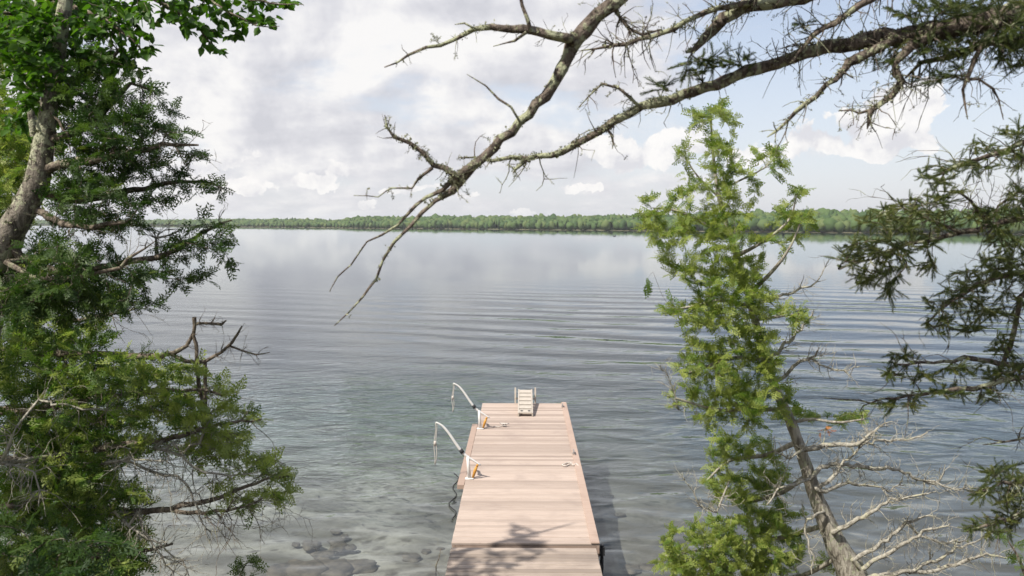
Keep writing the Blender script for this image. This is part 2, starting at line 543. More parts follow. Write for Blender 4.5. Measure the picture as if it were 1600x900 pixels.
def water_mat():
    m, n, out = mat('lake_water')
    p = pos(n)
    x, y, z = n.sep(p)
    # long-crested swell (an old boat wake) rolling in, strongest to the right of the dock's end
    dx = n.noise(n.vmath('MULTIPLY', p, (0.035, 0.07, 0)), 1.0, 3)
    a = math.radians(17)
    ph = n.math('ADD', n.math('MULTIPLY', x, math.sin(a)), n.math('MULTIPLY', y, math.cos(a)))
    ph = n.math('ADD', ph, n.math('MULTIPLY', dx, 8.0))
    ph = n.math('ADD', ph, n.math('MULTIPLY', n.noise(n.vmath('MULTIPLY', p, (0.16, 0.3, 0)), 1.0, 3), 1.3))
    w1 = n.math('SINE', n.math('MULTIPLY', ph, 2 * math.pi / 3.3))
    w1b = n.math('SINE', n.math('ADD', n.math('MULTIPLY', ph, 2 * math.pi / 2.1), n.math('MULTIPLY', x, 0.4)))
    env = n.math('MULTIPLY', n.smooth(y, 18, 27), n.smooth(y, 48, 80, 1, 0))
    em = n.noise(n.vmath('MULTIPLY', p, (0.03, 0.06, 0)), 1.3, 3)
    env = n.math('MULTIPLY', env, n.smooth(em, 0.28, 0.55, 0.45, 1.0))
    env = n.math('MULTIPLY', env, n.smooth(x, -9, 3, 0.35, 1.0))
    h = n.math('MULTIPLY', env, n.math('ADD', n.math('MULTIPLY', w1, 0.036), n.math('MULTIPLY', w1b, 0.004)))
    # low smooth undulation close in, dying out to a flat calm far away
    r1 = n.noise(n.vmath('MULTIPLY', p, (0.75, 1.15, 1)), 1.0, 1.5, 0.45, 0.5)
    near = n.smooth(y, 16, 42, 1.0, 0.16)
    far = n.smooth(y, 40, 110, 1.0, 0.05)
    h = n.math('ADD', h, n.math('MULTIPLY', n.math('MULTIPLY', r1, n.math('MULTIPLY', near, far)), 0.125))
    # far off only the faces of the small waves that lean towards this shore are seen
    h = n.math('ADD', h, n.math('MULTIPLY', n.math('SQRT', n.math('ADD', n.math('MULTIPLY', n.math('MAXIMUM', n.math('SUBTRACT', y, 22.0), 0.0), n.math('MAXIMUM', n.math('SUBTRACT', y, 22.0), 0.0)), 300.0)), 0.026))
    yb = n.math('MAXIMUM', n.math('SUBTRACT', y, 60.0), 0.0)
    h = n.math('SUBTRACT', h, n.math('MULTIPLY', n.math('SQRT', n.math('ADD', n.math('MULTIPLY', yb, yb), 900.0)), 0.013))
    # wind ripples, in drifting patches
    r2 = n.noise(n.vmath('MULTIPLY', p, (2.4, 4.0, 1)), 1.0, 3, 0.55, 0.6)
    pm = n.smooth(n.noise(n.vmath('MULTIPLY', p, (0.05, 0.10, 0)), 1.0, 4), 0.40, 0.62)
    chop = n.math('MULTIPLY', n.smooth(y, 16, 19), n.smooth(y, 25, 36, 1, 0))
    chop = n.math('MULTIPLY', chop, n.smooth(x, -1.5, 0.5, 1, 0.2))
    chop = n.math('ADD', n.math('MULTIPLY', chop, 0.065), n.math('MULTIPLY', n.math('MULTIPLY', pm, n.smooth(y, 18, 26)), n.math('MULTIPLY', far, 0.012)))
    chop = n.math('ADD', chop, n.math('MULTIPLY', near, 0.005))
    h = n.math('ADD', h, n.math('MULTIPLY', r2, chop))
    b = n.new('ShaderNodeBump')
    b.inputs['Strength'].default_value = 1.0
    b.inputs['Distance'].default_value = 1.0
    n.put(b.inputs['Height'], h)
    nrm = b.outputs[0]
    fr = n.new('ShaderNodeFresnel'); fr.inputs['IOR'].default_value = 1.36
    n.put(fr.inputs['Normal'], nrm)
    gl = n.new('ShaderNodeBsdfGlossy'); gl.distribution = 'MULTI_GGX'; gl.inputs['Color'].default_value = (0.955, 0.985, 1, 1); n.put(gl.inputs['Roughness'], n.smooth(y, 40, 350, 0.02, 0.05))
    n.put(gl.inputs['Normal'], nrm)
    tr = n.new('ShaderNodeBsdfTransparent'); tr.inputs['Color'].default_value = (0.93, 0.96, 0.95, 1)
    df = n.new('ShaderNodeBsdfDiffuse'); df.inputs['Color'].default_value = (0.18, 0.215, 0.23, 1)
    body = n.new('ShaderNodeMixShader'); body.inputs[0].default_value = 0.07
    n.t.links.new(tr.outputs[0], body.inputs[1]); n.t.links.new(df.outputs[0], body.inputs[2])
    mx = n.new('ShaderNodeMixShader')
    n.t.links.new(fr.outputs[0], mx.inputs[0])
    n.t.links.new(body.outputs[0], mx.inputs[1]); n.t.links.new(gl.outputs[0], mx.inputs[2])
    n.t.links.new(mx.outputs[0], out.inputs['Surface'])
    va = n.new('ShaderNodeVolumeAbsorption')
    va.inputs['Color'].default_value = (0.655, 0.765, 0.805, 1)
    va.inputs['Density'].default_value = 0.26
    n.t.links.new(va.outputs[0], out.inputs['Volume'])
    return m


# ------------------------------------------------------------------ setting
def bank(y):
    ys = [-40, -10, 2.0, 5.0, 8.0, 10.2, 11.2, 13.5, 17, 22, 30, 45, 70, 120]
    zs = [7.0, 4.6, 3.85, 2.95, 1.45, 0.45, -0.05, -0.45, -0.75, -1.2, -2.3, -4.2, -6.5, -9.0]
    return np.interp(y, ys, zs)


def build_ground():
    xs = np.concatenate([[-1500, -700, -300], np.linspace(-120, -26, 20), np.linspace(-25, 25, 140), np.linspace(26, 120, 20), [300, 700, 1500]])
    ys = np.concatenate([np.linspace(-40, 4, 24), np.linspace(4.3, 24, 110), np.linspace(25, 120, 30), [200, 400, 800, 1600]])
    X, Y = np.meshgrid(xs, ys)
    Z = bank(Y)
    wob = 0.16 * np.sin(X * 0.9 + 1.3 * np.sin(Y * 0.7)) * np.cos(Y * 1.1 + 0.6 * X) + 0.07 * np.sin(2.7 * X + Y) * np.sin(2.1 * Y - 0.5 * X)
    lim = np.interp(Y, [-5, 2, 9, 11, 16, 30], [1, 0.3, 0.7, 0.45, 0.6, 1])
    Z = Z + wob * lim
    # banks rise beside the view
    Z = Z + np.clip((np.abs(X) - 12) / 14, 0, 1.2) * np.clip((12 - Y) / 8, 0, 1) * 0.5
    v = np.stack([X, Y, Z], -1).reshape(-1, 3)
    nx, ny = len(xs), len(ys)
    i = np.arange(ny - 1)[:, None]; k = np.arange(nx - 1)[None, :]
    f = np.stack([i * nx + k, i * nx + k + 1, (i + 1) * nx + k + 1, (i + 1) * nx + k], -1).reshape(-1, 4)
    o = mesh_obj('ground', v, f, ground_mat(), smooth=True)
    tag(o, kind='structure')


build_ground()
wv = [(-2500, 8, 0), (2500, 8, 0), (2500, 3000, 0), (-2500, 3000, 0)]
water = mesh_obj('water', wv, [(0, 1, 2, 3)], water_mat())
tag(water, kind='structure')

SH_X = [-500, 130, 250, 360, 450, 530, 560, 700, 800, 900, 1000, 1150, 1300, 1360, 1500, 1650, 2100]
SH_Y = [351, 352.3, 353.5, 355, 355.8, 356.6, 357, 358, 359, 360, 361, 362.5, 364, 364.3, 365.5, 367, 370]
TOP_Y = [344, 343.5, 342, 341, 340.5, 342, 337, 335.5, 335, 333.5, 332.5, 328, 323, 324.5, 322.5, 322, 322]


def shore_depth(px):
    return CAM_Z * FPX / (np.interp(px, SH_X, SH_Y) - HORIZON)


def build_far_shore():
    m, n, out = mat('far_shore_soil')
    p = pos(n)
    c = n.mix(n.noise(p, 0.3, 4), (0.07, 0.08, 0.03, 1), (0.20, 0.18, 0.12, 1))
    n.t.links.new(principled(n, c, 0.9, 0.1), out.inputs[0])
    pxs = np.linspace(-700, 2300, 240)
    D = shore_depth(pxs)
    H = (np.interp(pxs, SH_X, SH_Y) - np.interp(pxs, SH_X, TOP_Y)) * D / FPX      # total height of the wood above the water
    rows = [-25, -2, 4, 20, 60, 120, 240, 500]
    frac = [-3.0, -0.3, 0.35, 0.8, 0.30, 0.42, 0.45, 0.4]
    V = []
    for k, (r, fz) in enumerate(zip(rows, frac)):
        yy = D + r + 2.2 * np.sin(pxs * 0.11) + 1.2 * np.sin(pxs * 0.31)
        xx = (pxs - 800) / FPX * yy
        zz = np.full_like(yy, fz) if k < 4 else H * fz
        V.append(np.stack([xx, yy, zz], -1))
    V = np.concatenate(V)
    nx = len(pxs)
    i = np.arange(len(rows) - 1)[:, None]; k = np.arange(nx - 1)[None, :]
    f = np.stack([i * nx + k, i * nx + k + 1, (i + 1) * nx + k + 1, (i + 1) * nx + k], -1).reshape(-1, 4)
    o = mesh_obj('hills', V, f, m, smooth=True)
    tag(o, kind='structure')
    # forest on it: thousands of small crowns that read as one mass
    import bmesh
    bm = bmesh.new(); bmesh.ops.create_icosphere(bm, subdivisions=2, radius=1.0)
    bm.verts.ensure_lookup_table()
    sv = np.array([v.co[:] for v in bm.verts]); sf = np.array([[v.index for v in fc.verts] for fc in bm.faces]); bm.free()
    cv = [(0, 0, 1.0)]; cf = []
    tiers = [(0.98, 0.04), (0.72, 0.15), (0.76, 0.08), (0.46, 0.22), (0.52, 0.13), (0.18, 0.30), (0.24, 0.2), (0.05, 0.26)]
    sides = 7
    for zt, rt in tiers:
        for a in range(sides):
            an = a * 2 * math.pi / sides
            cv.append((rt * math.cos(an), rt * math.sin(an), zt))
    for a in range(sides): cf.append((0, 1 + a, 1 + (a + 1) % sides))
    for t in range(len(tiers) - 1):
        for a in range(sides):
            b0 = 1 + t * sides; b1 = b0 + sides; a2 = (a + 1) % sides
            cf += [(b0 + a, b1 + a, b1 + a2), (b0 + a, b1 + a2, b0 + a2)]
    cv = np.array(cv); cf = np.array(cf)
    rowsN = 13
    V = []; F = []; T = []; base = 0
    Hf = lambda px: (np.interp(px, SH_X, SH_Y) - np.interp(px, SH_X, TOP_Y)) * shore_depth(px) / FPX
    for r in range(rowsN):
        px = -150.0
        while px < 1800:
            d0 = float(shore_depth(px)); h = float(Hf(px))
            off = 2.5 + r * 6.0 + RNG.uniform(-2, 2)
            yy = d0 + off + 2.2 * math.sin(px * 0.11) + 1.2 * math.sin(px * 0.31)
            gz = np.interp(off, rows, [x if k < 4 else x * h for k, x in enumerate(frac)])
            frac_h = 0.52 + 0.30 * (r / (rowsN - 1))
            th = max(1.5, h * (frac_h + RNG.normal(0, 0.06)) - gz * 0.6)
            con = RNG.random() < 0.13
            xx = (px - 800) / FPX * yy
            if con:
                th *= 1.03
                vv = cv * np.array([th * 0.55, th * 0.55, th]) * (1 + RNG.normal(0, 0.10, (len(cv), 1))) * np.array([1, 1, 1])
                ff = cf; tint = RNG.uniform(0.0, 0.35)
            else:
                ww = th * RNG.uniform(0.30, 0.52)
                k = 1 + RNG.normal(0, 0.17, (len(sv), 1))
                vv = sv * k * np.array([ww, ww, th * 0.47]) + np.array([0, 0, th * 0.52])
                ff = sf; tint = RNG.uniform(0.3, 1.0)
            V.append(vv + np.array([xx, yy, gz])); F.append(ff + base); T.append(np.full(len(vv), tint)); base += len(vv)
            px += (1.9 + 1.6 * RNG.random()) * FPX / yy * (1.0 if r < 5 else 1.35)
    lm = leaf_mat('far_wood', [(0.0, (0.035, 0.070, 0.026)), (0.35, (0.055, 0.105, 0.032)), (0.7, (0.095, 0.155, 0.045)), (1.0, (0.14, 0.18, 0.06))], 0.3, 0.8)
    o = mesh_obj('forest', np.concatenate(V), np.concatenate(F), lm, attr=np.concatenate(T))
    tag(o, kind='stuff')


build_far_shore()


def build_haze():
    m, n, out = mat('summer_haze')
    v = n.new('ShaderNodeVolumePrincipled')
    v.inputs['Color'].default_value = (0.93, 0.96, 1.0, 1)
    v.inputs['Density'].default_value = 0.00021
    v.inputs['Anisotropy'].default_value = 0.2
    n.t.links.new(v.outputs[0], out.inputs['Volume'])
    b = MB()
    b.box((0, 1470, 8), (5600, 3100, 40))
    o = b.build('haze', m)
    tag(o, kind='stuff')


build_haze()

# ------------------------------------------------------------------ dock
DK = 0.45
fl, fr_ = G(754, 629, DK), G(885, 629.5, DK)
nl, nr = G(705.5, 849, DK), G(937, 850, DK)
far_c = (fl + fr_) / 2
near_c = (nl + nr) / 2
DW = ((fr_ - fl).length + (nr - nl).length) / 2
DL = (far_c - near_c).length
DROT = -math.atan2(far_c.x - near_c.x, far_c.y - near_c.y)


def dock_local(p):
    """world point -> the dock's frame (x across, y towards the lake, z up), origin at the middle of its near edge"""
    d = Vector((p.x - near_c.x, p.y - near_c.y, 0))
    c, s_ = math.cos(-DROT), math.sin(-DROT)
    return Vector((d.x * c - d.y * s_, d.x * s_ + d.y * c, p.z))


def planks(w, y0, y1, z, bw=0.14, gap=0.013, th=0.036, lo=0.0, hi=1.0, tilt=0.0015):
    mb = MB()
    y = y0
    while y + bw <= y1 + 1e-6:
        j = random.uniform(-0.003, 0.003)
        R = Matrix.Rotation(random.uniform(-tilt, tilt), 3, 'Z') @ Matrix.Rotation(random.uniform(-0.012, 0.012), 3, 'X')
        mb.box((j, y + bw / 2, z - th / 2 + random.uniform(-0.0015, 0.0015)), (w, bw - gap, th), R, t=random.uniform(lo, hi) ** 1.6, bev=0.007)
        y += bw
    return mb


dock = empty('dock', (near_c.x, near_c.y, 0), DROT)
tag(dock, 'main section of the pale pinkish plank dock reaching out into the lake, carrying the ladder', 'dock')
planks(DW, 0.02, DL, DK).build('deck', M['deck'], dock)
t = MB(); t.box((DW / 2 - 0.072, DL * 0.5 + 0.01, DK + 0.012), (0.14, DL, 0.022), t=0.2, bev=0.004)
t.build('edge_board', M['trim'], dock)
yl0, yl1 = dock_local(G(722, 757, DK)).y, dock_local(G(745, 662, DK)).y
t = MB(); t.box((-DW / 2 - 0.075, (yl0 + yl1) / 2, DK - 0.05), (0.14, yl1 - yl0, 0.09), t=0.5, bev=0.005)
t.build('rub_board', M['trim'], dock)
t = MB()
for sx in (-1, 1):
    t.box((sx * (DW / 2 - 0.03), DL / 2 + 0.01, DK - 0.14), (0.05, DL - 0.02, 0.19), t=0.5)
for yy in (0.05, DL - 0.03):
    t.box((0, yy, DK - 0.142), (DW - 0.12, 0.05, 0.19), t=0.6)
for k in range(5):
    t.box((0, DL * (k + 1) / 6, DK - 0.14), (DW - 0.12, 0.045, 0.18), t=0.6)
t.build('frame', M['trim'], dock)
for sx in (-1, 1):
    for yy in (0.12, DL * 0.5, DL - 0.2):
        l = MB()
        px_ = sx * (DW / 2 + (0.045 if sx > 0 and yy < 1 else -0.42))
        zb = float(bank(near_c.y + yy)) - 0.1
        l.tube([(px_, yy, zb), (px_, yy, DK - 0.06)], 0.03, 10, cap=True)
        l.box((px_, yy, DK - 0.16), (0.09, 0.09, 0.14))
        l.build('leg', M['black'], dock)

GWID = DW - 0.075
gang = empty('gangway', (near_c.x, near_c.y, 0), DROT)
tag(gang, 'weathered near section of the plank dock with darker seams, closest to the shore', 'gangway')
GY = 5.2
planks(GWID, -GY, -0.025, DK - 0.012, 0.137, 0.016, 0.036, 0.1, 1.0).build('deck', M['deck_old'], gang).location = (-0.03, 0, 0)
t = MB()
for sx in (-1, 1):
    t.box((-0.03 + sx * (GWID / 2 - 0.03), -GY / 2 - 0.02, DK - 0.14), (0.045, GY - 0.04, 0.17), t=0.7)
t.build('frame', M['deck_old'], gang)


def W2D(p):                       # world -> dock frame of parentless point list
    return dock_local(p)


def dock_world(v):
    c, s_ = math.cos(DROT), math.sin(DROT)
    return Vector((near_c.x + v[0] * c - v[1] * s_, near_c.y + v[0] * s_ + v[1] * c, v[2]))


def whip(px, py, scale_top, label, ropes):
    """mooring whip: white post on the dock's edge, bent white pole reaching out over the water, orange strap, hanging rope"""
    b = G(px, py, DK + 0.003)
    root = empty('mooring_whip', b, DROT)
    tag(root, label, 'mooring whip', 'white mooring whips along the side of the dock')
    d = b.y
    k = d / FPX                       # metres per photo pixel there
    def L(dx, dy):                    # picture offset from the foot -> local x and z
        return Vector((dx * k, 0.0, dy * k))
    s = scale_top
    post = MB()
    post.box((0, 0, 0.008), (0.17, 0.13, 0.016), bev=0.004)
    post.tube([L(0, 0.5), L(-1.5 * s, 20 * s), L(-2.5 * s, 37 * s)], [0.038, 0.034, 0.030], 12)
    post.build('post', M['white'], root, True)
    pole = MB()
    pts = [L(18 * s, 22 * s), L(6 * s, 30 * s), L(-4 * s, 36.5 * s), L(-12 * s, 44 * s), L(-22 * s, 58 * s), L(-32 * s, 73 * s), L(-40 * s, 83 * s), L(-46 * s, 88 * s), L(-53 * s, 91.5 * s)]
    rows = spline([(*p, r) for p, r in zip(pts, (0.017, 0.021, 0.025, 0.027, 0.028, 0.026, 0.023, 0.018, 0.013))], 0.04)
    pole.tube(rows[:, :3], rows[:, 3], 10)
    pole.build('pole', M['white'], root, True)
    cl = MB()
    a, b2 = L(-10.5 * s, 42 * s), L(-14.5 * s, 47.5 * s)
    cl.tube([a, b2], 0.042, 12)
    cl.build('clamp', M['black'], root, True)
    st = MB()
    st.tube([L(12 * s, 21 * s), L(9 * s, 13 * s), L(5.5 * s, 2 * s)], [0.022, 0.034, 0.022], 8)
    st.tube([L(13.5 * s, 24 * s), L(12 * s, 20 * s)], [0.02, 0.026], 8)
    st.build('strap', M['orange'], root, True)
    rp = MB()
    tip = L(-53 * s, 91 * s)
    n_ = 18
    for side in (0, 1):
        pts = []
        for i in range(n_ + 1):
            f = i / n_
            pts.append(tip + Vector(((0.008 + 0.012 * math.sin(f * 3.0)) * (1 if side else -1) - 0.02 * f + 0.012 * math.sin(f * 9 + side), 0.02 * math.sin(f * 5 + side), -ropes * f)))
        rp.tube(pts, 0.0075, 6)
    rp.box(tip + Vector((-0.02, 0, -ropes * 0.5)), (0.05, 0.04, 0.09), bev=0.008)
    rp.build('rope', M['rope'], root, True)
    return root


whip(733.5, 748, 1.0, 'nearer white mooring whip bent out over the water from the left edge of the dock', 0.86)
whip(750.5, 670, 0.80, 'farther white mooring whip at the left corner near the end of the dock', 0.72)


def ladder():
    c = dock_local(G(821, 651, DK))
    root = empty('dock_ladder', dock_world((c.x, 0, DK)), DROT)
    root.location = dock_world((c.x, c.y, DK))
    tag(root, 'pale beige swim ladder folded up onto the end of the dock', 'ladder')
    run = DL - c.y + 0.10
    rise = 0.27
    an = math.atan2(rise, run)
    Lg = math.hypot(rise, run)
    R = Matrix.Rotation(an, 3, 'X')
    W = 0.37
    def at(x, s, h): return R @ Vector((x, s, h)) + Vector((0, 0, 0.05))
    rails = MB()
    for sx in (-1, 1):
        rails.box(at(sx * W / 2, Lg / 2, 0), (0.035, Lg, 0.12), R, bev=0.006)
    rails.build('side_rail', M['alu'], root)
    n_ = 6
    st = Lg / n_
    for i in range(n_):
        tr = MB()
        tr.box(at(0, st * (i + 0.42), 0.045), (W - 0.04, st * 0.72, 0.035), R, bev=0.006)
        if i == 0:
            tr.build('end_panel', M['alu'], root)
            for sx in (-1, 1):
                b = MB(); p0 = at(sx * 0.10, st * 0.40, 0.062); p1 = at(sx * 0.10, st * 0.40, 0.068)
                b.tube([p0, p1], 0.038, 12); b.build('socket', M['black'], root)
        else:
            tr.build('tread', M['alu'], root)
    for sx in (-1, 1):
        h = MB()
        x = sx * (W / 2 + 0.10)
        y0 = run - 0.12
        prof = [(-0.05, -0.0), (0.10, 0.0), (0.11, 0.18), (0.07, 0.36), (0.03, 0.44), (0.0, 0.44), (-0.02, 0.34), (-0.045, 0.16)]
        vs = [(x - 0.022, y0 + a, b) for a, b in prof] + [(x + 0.022, y0 + a, b) for a, b in prof]
        m_ = len(prof)
        fs = [tuple(range(m_))[::-1], tuple(range(m_, 2 * m_))] + [(i, (i + 1) % m_, m_ + (i + 1) % m_, m_ + i) for i in range(m_)]
        h.add(vs, fs)
        h.tube([(x - 0.10 * sx, y0 + 0.02, 0.12), (x, y0 + 0.02, 0.12)], 0.018, 8)
        h.build('handle', M['alu'], root)


ladder()


def cleat(px, py, label, dx=0.0):
    p = G(px, py, DK + 0.025)
    root = empty('dock_cleat', p, DROT + dx)
    tag(root, label, 'cleat', 'metal cleats on the dock')
    b = MB()
    b.box((0, 0, 0.012), (0.06, 0.10, 0.02), bev=0.004)
    b.tube([(0, -0.03, 0.02), (0, -0.03, 0.055)], 0.014, 8); b.tube([(0, 0.03, 0.02), (0, 0.03, 0.055)], 0.014, 8)
    b.build('base', M['steel'], root)
    h = MB(); h.tube([(0, -0.13, 0.07), (0, -0.08, 0.062), (0, 0, 0.06), (0, 0.08, 0.062), (0, 0.13, 0.07)], [0.008, 0.013, 0.016, 0.013, 0.008], 8)
    h.build('horn', M['steel'], root, True)


cleat(896.5, 709, 'small dark metal cleat on the right edge board halfway along the dock')
cleat(879, 635.5, 'small dark metal cleat at the far right corner of the dock')
cleat(788, 665.5, 'small dark metal cleat on the planks beside the farther mooring whip', 1.3)


def loose_rope(pts, r, label, name='rope'):
    o = MB()
    rows = spline([(*G(a, b, DK + 0.016 + 0.012 * (i % 2)), r) for i, (a, b) in enumerate(pts)], 0.03)
    org = Vector(rows[0, :3])
    o.tube([Vector(p) - org for p in rows[:, :3]], r, 6)
    ob = o.build(name, M['rope'], None, True)
    ob.location = org
    tag(ob, label, 'rope')


loose_rope([(904, 728), (900, 724), (896, 727), (891, 722), (887, 723), (882, 724.5), (879, 726.5), (883, 728), (888, 726.5), (893, 724)], 0.012, 'frayed pale rope end looped beside the right edge board of the dock')
loose_rope([(770, 667), (775, 666), (780, 667), (785, 665), (790, 666)], 0.011, 'short pale rope lying across the planks near the far left corner')

# dark mooring line trailing in the water beside the dock, and a thin stick standing in the shallows
def trailing_line():
    rows = []
    for i in range(40):
        f = i / 39
        q = G(710 + 4.5 * math.sin(f * 17) + 3 * math.sin(f * 7.3) - 1.5 * f, 741 + 72 * f, 0.02)
        rows.append(q + Vector((0, 0, 0.0 if 4 < i < 35 else 0.012)))
    org = Vector(rows[0])
    o = MB(); o.tube([r - org for r in rows], 0.012, 6)
    ob = o.build('mooring_line', M['black'], None, True); ob.location = org
    tag(ob, 'dark wavy line floating on the water along the left side of the dock', 'line')


trailing_line()
def stick():
    a = G(681, 884, 0.0); b_ = P(689, 857, a.y)
    pts = [Vector((a.x, a.y, -0.5)), a, a + Vector((0.05, 0.0, 0.12)), b_]
    o = MB(); o.tube([p - a for p in pts], [0.012, 0.011, 0.008, 0.004], 6)
    ob = o.build('stick', M['twig'], None, True); ob.location = a
    tag(ob, 'thin bare stick poking out of the shallow water left of the gangway', 'stick')


stick()


def rock(px, py, size, label):
    import bmesh
    p = G(px, py, 0.0)
    # seen through the water: set on the bed where the straight sight line meets it
    r = ray(px, py)
    k = 12.0 / r.y
    for _ in range(40):
        q = Vector((0, 0, CAM_Z)) + r * k
        dz = q.z - (float(bank(q.y)) + size * 0.1)
        if dz < 0.01: break
        k += dz / abs(r.z) * 0.6
    bm = bmesh.new(); bmesh.ops.create_icosphere(bm, subdivisions=3, radius=size)
    s1 = random.uniform(0, 9)
    for v in bm.verts:
        a = v.co.normalized()
        f = 1 + 0.22 * math.sin(a.x * 3 + s1) * math.cos(a.y * 4 + s1) + 0.10 * math.sin(a.x * 8 + a.z * 6 + s1)
        v.co = v.co * f; v.co.x *= 1.4; v.co.z *= 0.38
    me = bpy.data.meshes.new('rock'); bm.to_mesh(me); bm.free(); me.materials.append(M['rock'])
    for pl in me.polygons: pl.use_smooth = True
    o = bpy.data.objects.new('rock', me); COL.objects.link(o); o.location = q; o.rotation_euler = (0, 0, s1)
    tag(o, label, 'rock', 'stones under the shallow water')


rock(530, 856, 0.17, 'small dark round stone under the water, alone beyond the other stones')
rock(560, 886, 0.26, 'brown flat stone under the water between the dock and the shaded shallows')
rock(520, 890, 0.34, 'largest brown stone under the water at the edge of the shaded shallows')
rock(478, 893, 0.36, 'brown stone in the shaded shallows next to the largest stone')
rock(487, 851, 0.16, 'small dark stone at the far edge of the shaded shallows')
rock(440, 896, 0.3, 'dark stone in the shaded shallows nearest the left bank')

for k_ in range(22):
    if k_ < 14: q_ = (random.uniform(440, 690), random.uniform(826, 898))
    else: q_ = (random.uniform(948, 1040), random.uniform(770, 895))
    rock(*q_, random.uniform(0.07, 0.17), 'small dark stone among others scattered on the shallow lake bed by the dock')


def water_bird():
    p = G(960, 369.5, 0.0)
    root = empty('water_bird', p, math.radians(8))
    tag(root, 'tiny dark water bird swimming far out on the open lake', 'bird')
    b = MB()
    rows = spline([(-0.62, 0, 0.16, 0.02), (-0.5, 0, 0.12, 0.08), (-0.25, 0, 0.10, 0.17), (0.0, 0, 0.10, 0.21), (0.25, 0, 0.11, 0.17), (0.36, 0, 0.17, 0.11),
                   (0.42, 0, 0.28, 0.075), (0.44, 0, 0.38, 0.07), (0.48, 0, 0.46, 0.085), (0.56, 0, 0.47, 0.07), (0.62, 0, 0.46, 0.03), (0.76, 0, 0.44, 0.008)], 0.04)
    b.tube(rows[:, :3], rows[:, 3], 12)
    b.build('body', M['bird'], root, True)


water_bird()

# ------------------------------------------------------------------ vegetation
def spray_template(nl=9, seed=0, width=0.055, droop=0.18, sub=2):
    """flat fan of scale-leaved shoots (white cedar); axis along +x, length 1"""
    r = np.random.default_rng(seed)
    V = []; F = []
    def kite(a, d, L, w):
        d = d / np.linalg.norm(d); s = np.array([-d[1], d[0], 0])
        b = len(V)
        V.extend([a, a + d * L * 0.45 + s * w, a + d * L, a + d * L * 0.45 - s * w]); F.append((b, b + 1, b + 2, b + 3))
    kite(np.zeros(3), np.array([1.0, 0, 0]), 1.0, width * 0.55)
    for i in range(nl):
        t = 0.10 + 0.82 * i / (nl - 1)
        side = 1 if i % 2 else -1
        an = math.radians(r.uniform(36, 52)) * side
        L = (0.52 - 0.34 * t) * r.uniform(0.8, 1.2)
        a = np.array([t, 0, 0]); d = np.array([math.cos(an), math.sin(an), r.uniform(-0.1, 0.1)])
        kite(a, d, L, width * 0.75)
        for j in range(sub):
            if L < 0.24 and j > 0: continue
            u = 0.3 + 0.32 * j
            an2 = an + math.radians(r.uniform(28, 44)) * (1 if j % 2 else -1)
            kite(a + d * L * u, np.array([math.cos(an2), math.sin(an2), r.uniform(-0.12, 0.12)]), L * r.uniform(0.42, 0.6), width * 0.6)
    V = np.array(V)
    V[:, 2] += -droop * V[:, 0] ** 2 + 0.05 * np.sin(V[:, 1] * 9)
    return V, np.array(F)


def leaf_template():
    V = np.array([(0, 0, 0), (0.30, 0.33, 0.05), (0.62, 0.26, 0.03), (1.0, 0, -0.10), (0.62, -0.26, 0.03), (0.30, -0.33, 0.05), (0.45, 0, -0.04), (-0.25, 0.0, 0.02)])
    F = np.array([(0, 6, 1, 1), (6, 2, 1, 1), (6, 3, 2, 2), (0, 5, 6, 6), (6, 5, 4, 4), (6, 4, 3, 3)])
    # quads: pad by splitting the outline into four quads
    F = np.array([(0, 6, 2, 1), (6, 3, 2, 2), (0, 5, 4, 6), (6, 4, 3, 3)])
    F = np.array([(0, 6, 2, 1), (0, 5, 4, 6)])
    V2 = np.vstack([V, [(0.8, 0.13, -0.02), (0.8, -0.13, -0.02)]])
    F = np.array([(0, 6, 2, 1), (0, 5, 4, 6), (6, 3, 8, 2), (6, 4, 9, 3)])
    return V2, F


def needle_template(n=56, seed=0, L=0.21, w=0.016):
    """a spruce shoot: needles all round a short axis (length 1), swept forward"""
    r = np.random.default_rng(seed)
    V = []; F = []
    for i in range(n):
        t = 0.03 + 0.95 * i / n
        an = i * 2.399 + r.uniform(-0.3, 0.3)
        out = np.array([0, math.cos(an), math.sin(an)])
        d = np.array([0.75, 0, 0]) + out * 0.8 + np.array([0, 0, 0.15]); d /= np.linalg.norm(d)
        s = np.cross(d, out); s /= np.linalg.norm(s)
        a = np.array([t, 0, 0])
        l = L * r.uniform(0.75, 1.15) * (1.0 if t < 0.85 else 0.8)
        b = len(V)
        V.extend([a - s * w, a + s * w, a + d * l + s * w * 0.4, a + d * l - s * w * 0.4]); F.append((b, b + 1, b + 2, b + 3))
    b = len(V)
    w2 = 0.016
    V.extend([(0, w2, 0), (0, -w2, 0), (1, -w2 * 0.6, 0), (1, w2 * 0.6, 0)]); F.append((b, b + 1, b + 2, b + 3))
    V.extend([(0, 0, w2), (0, 0, -w2), (1, 0, -w2 * 0.6), (1, 0, w2 * 0.6)]); F.append((b + 4, b + 5, b + 6, b + 7))
    return np.array(V, float), np.array(F)


def lichen_template(seed):
    r = np.random.default_rng(seed)
    V = []; F = []
    for i in range(9):
        c = r.normal(0, 0.35, 3); d = r.normal(0, 1, 3); d /= np.linalg.norm(d)
        e = np.cross(d, r.normal(0, 1, 3)); e /= np.linalg.norm(e)
        b = len(V); L = r.uniform(0.35, 0.8); w = r.uniform(0.12, 0.3)
        V.extend([c, c + d * L * 0.5 + e * w, c + d * L, c + d * L * 0.5 - e * w]); F.append((b, b + 1, b + 2, b + 3))
    return np.array(V), np.array(F)


T_CEDAR = [spray_template(9, k) for k in range(4)]
T_LEAF = [leaf_template()]
T_SPRUCE = [needle_template(56, k) for k in range(3)]
T_LICHEN = [lichen_template(k) for k in range(4)]


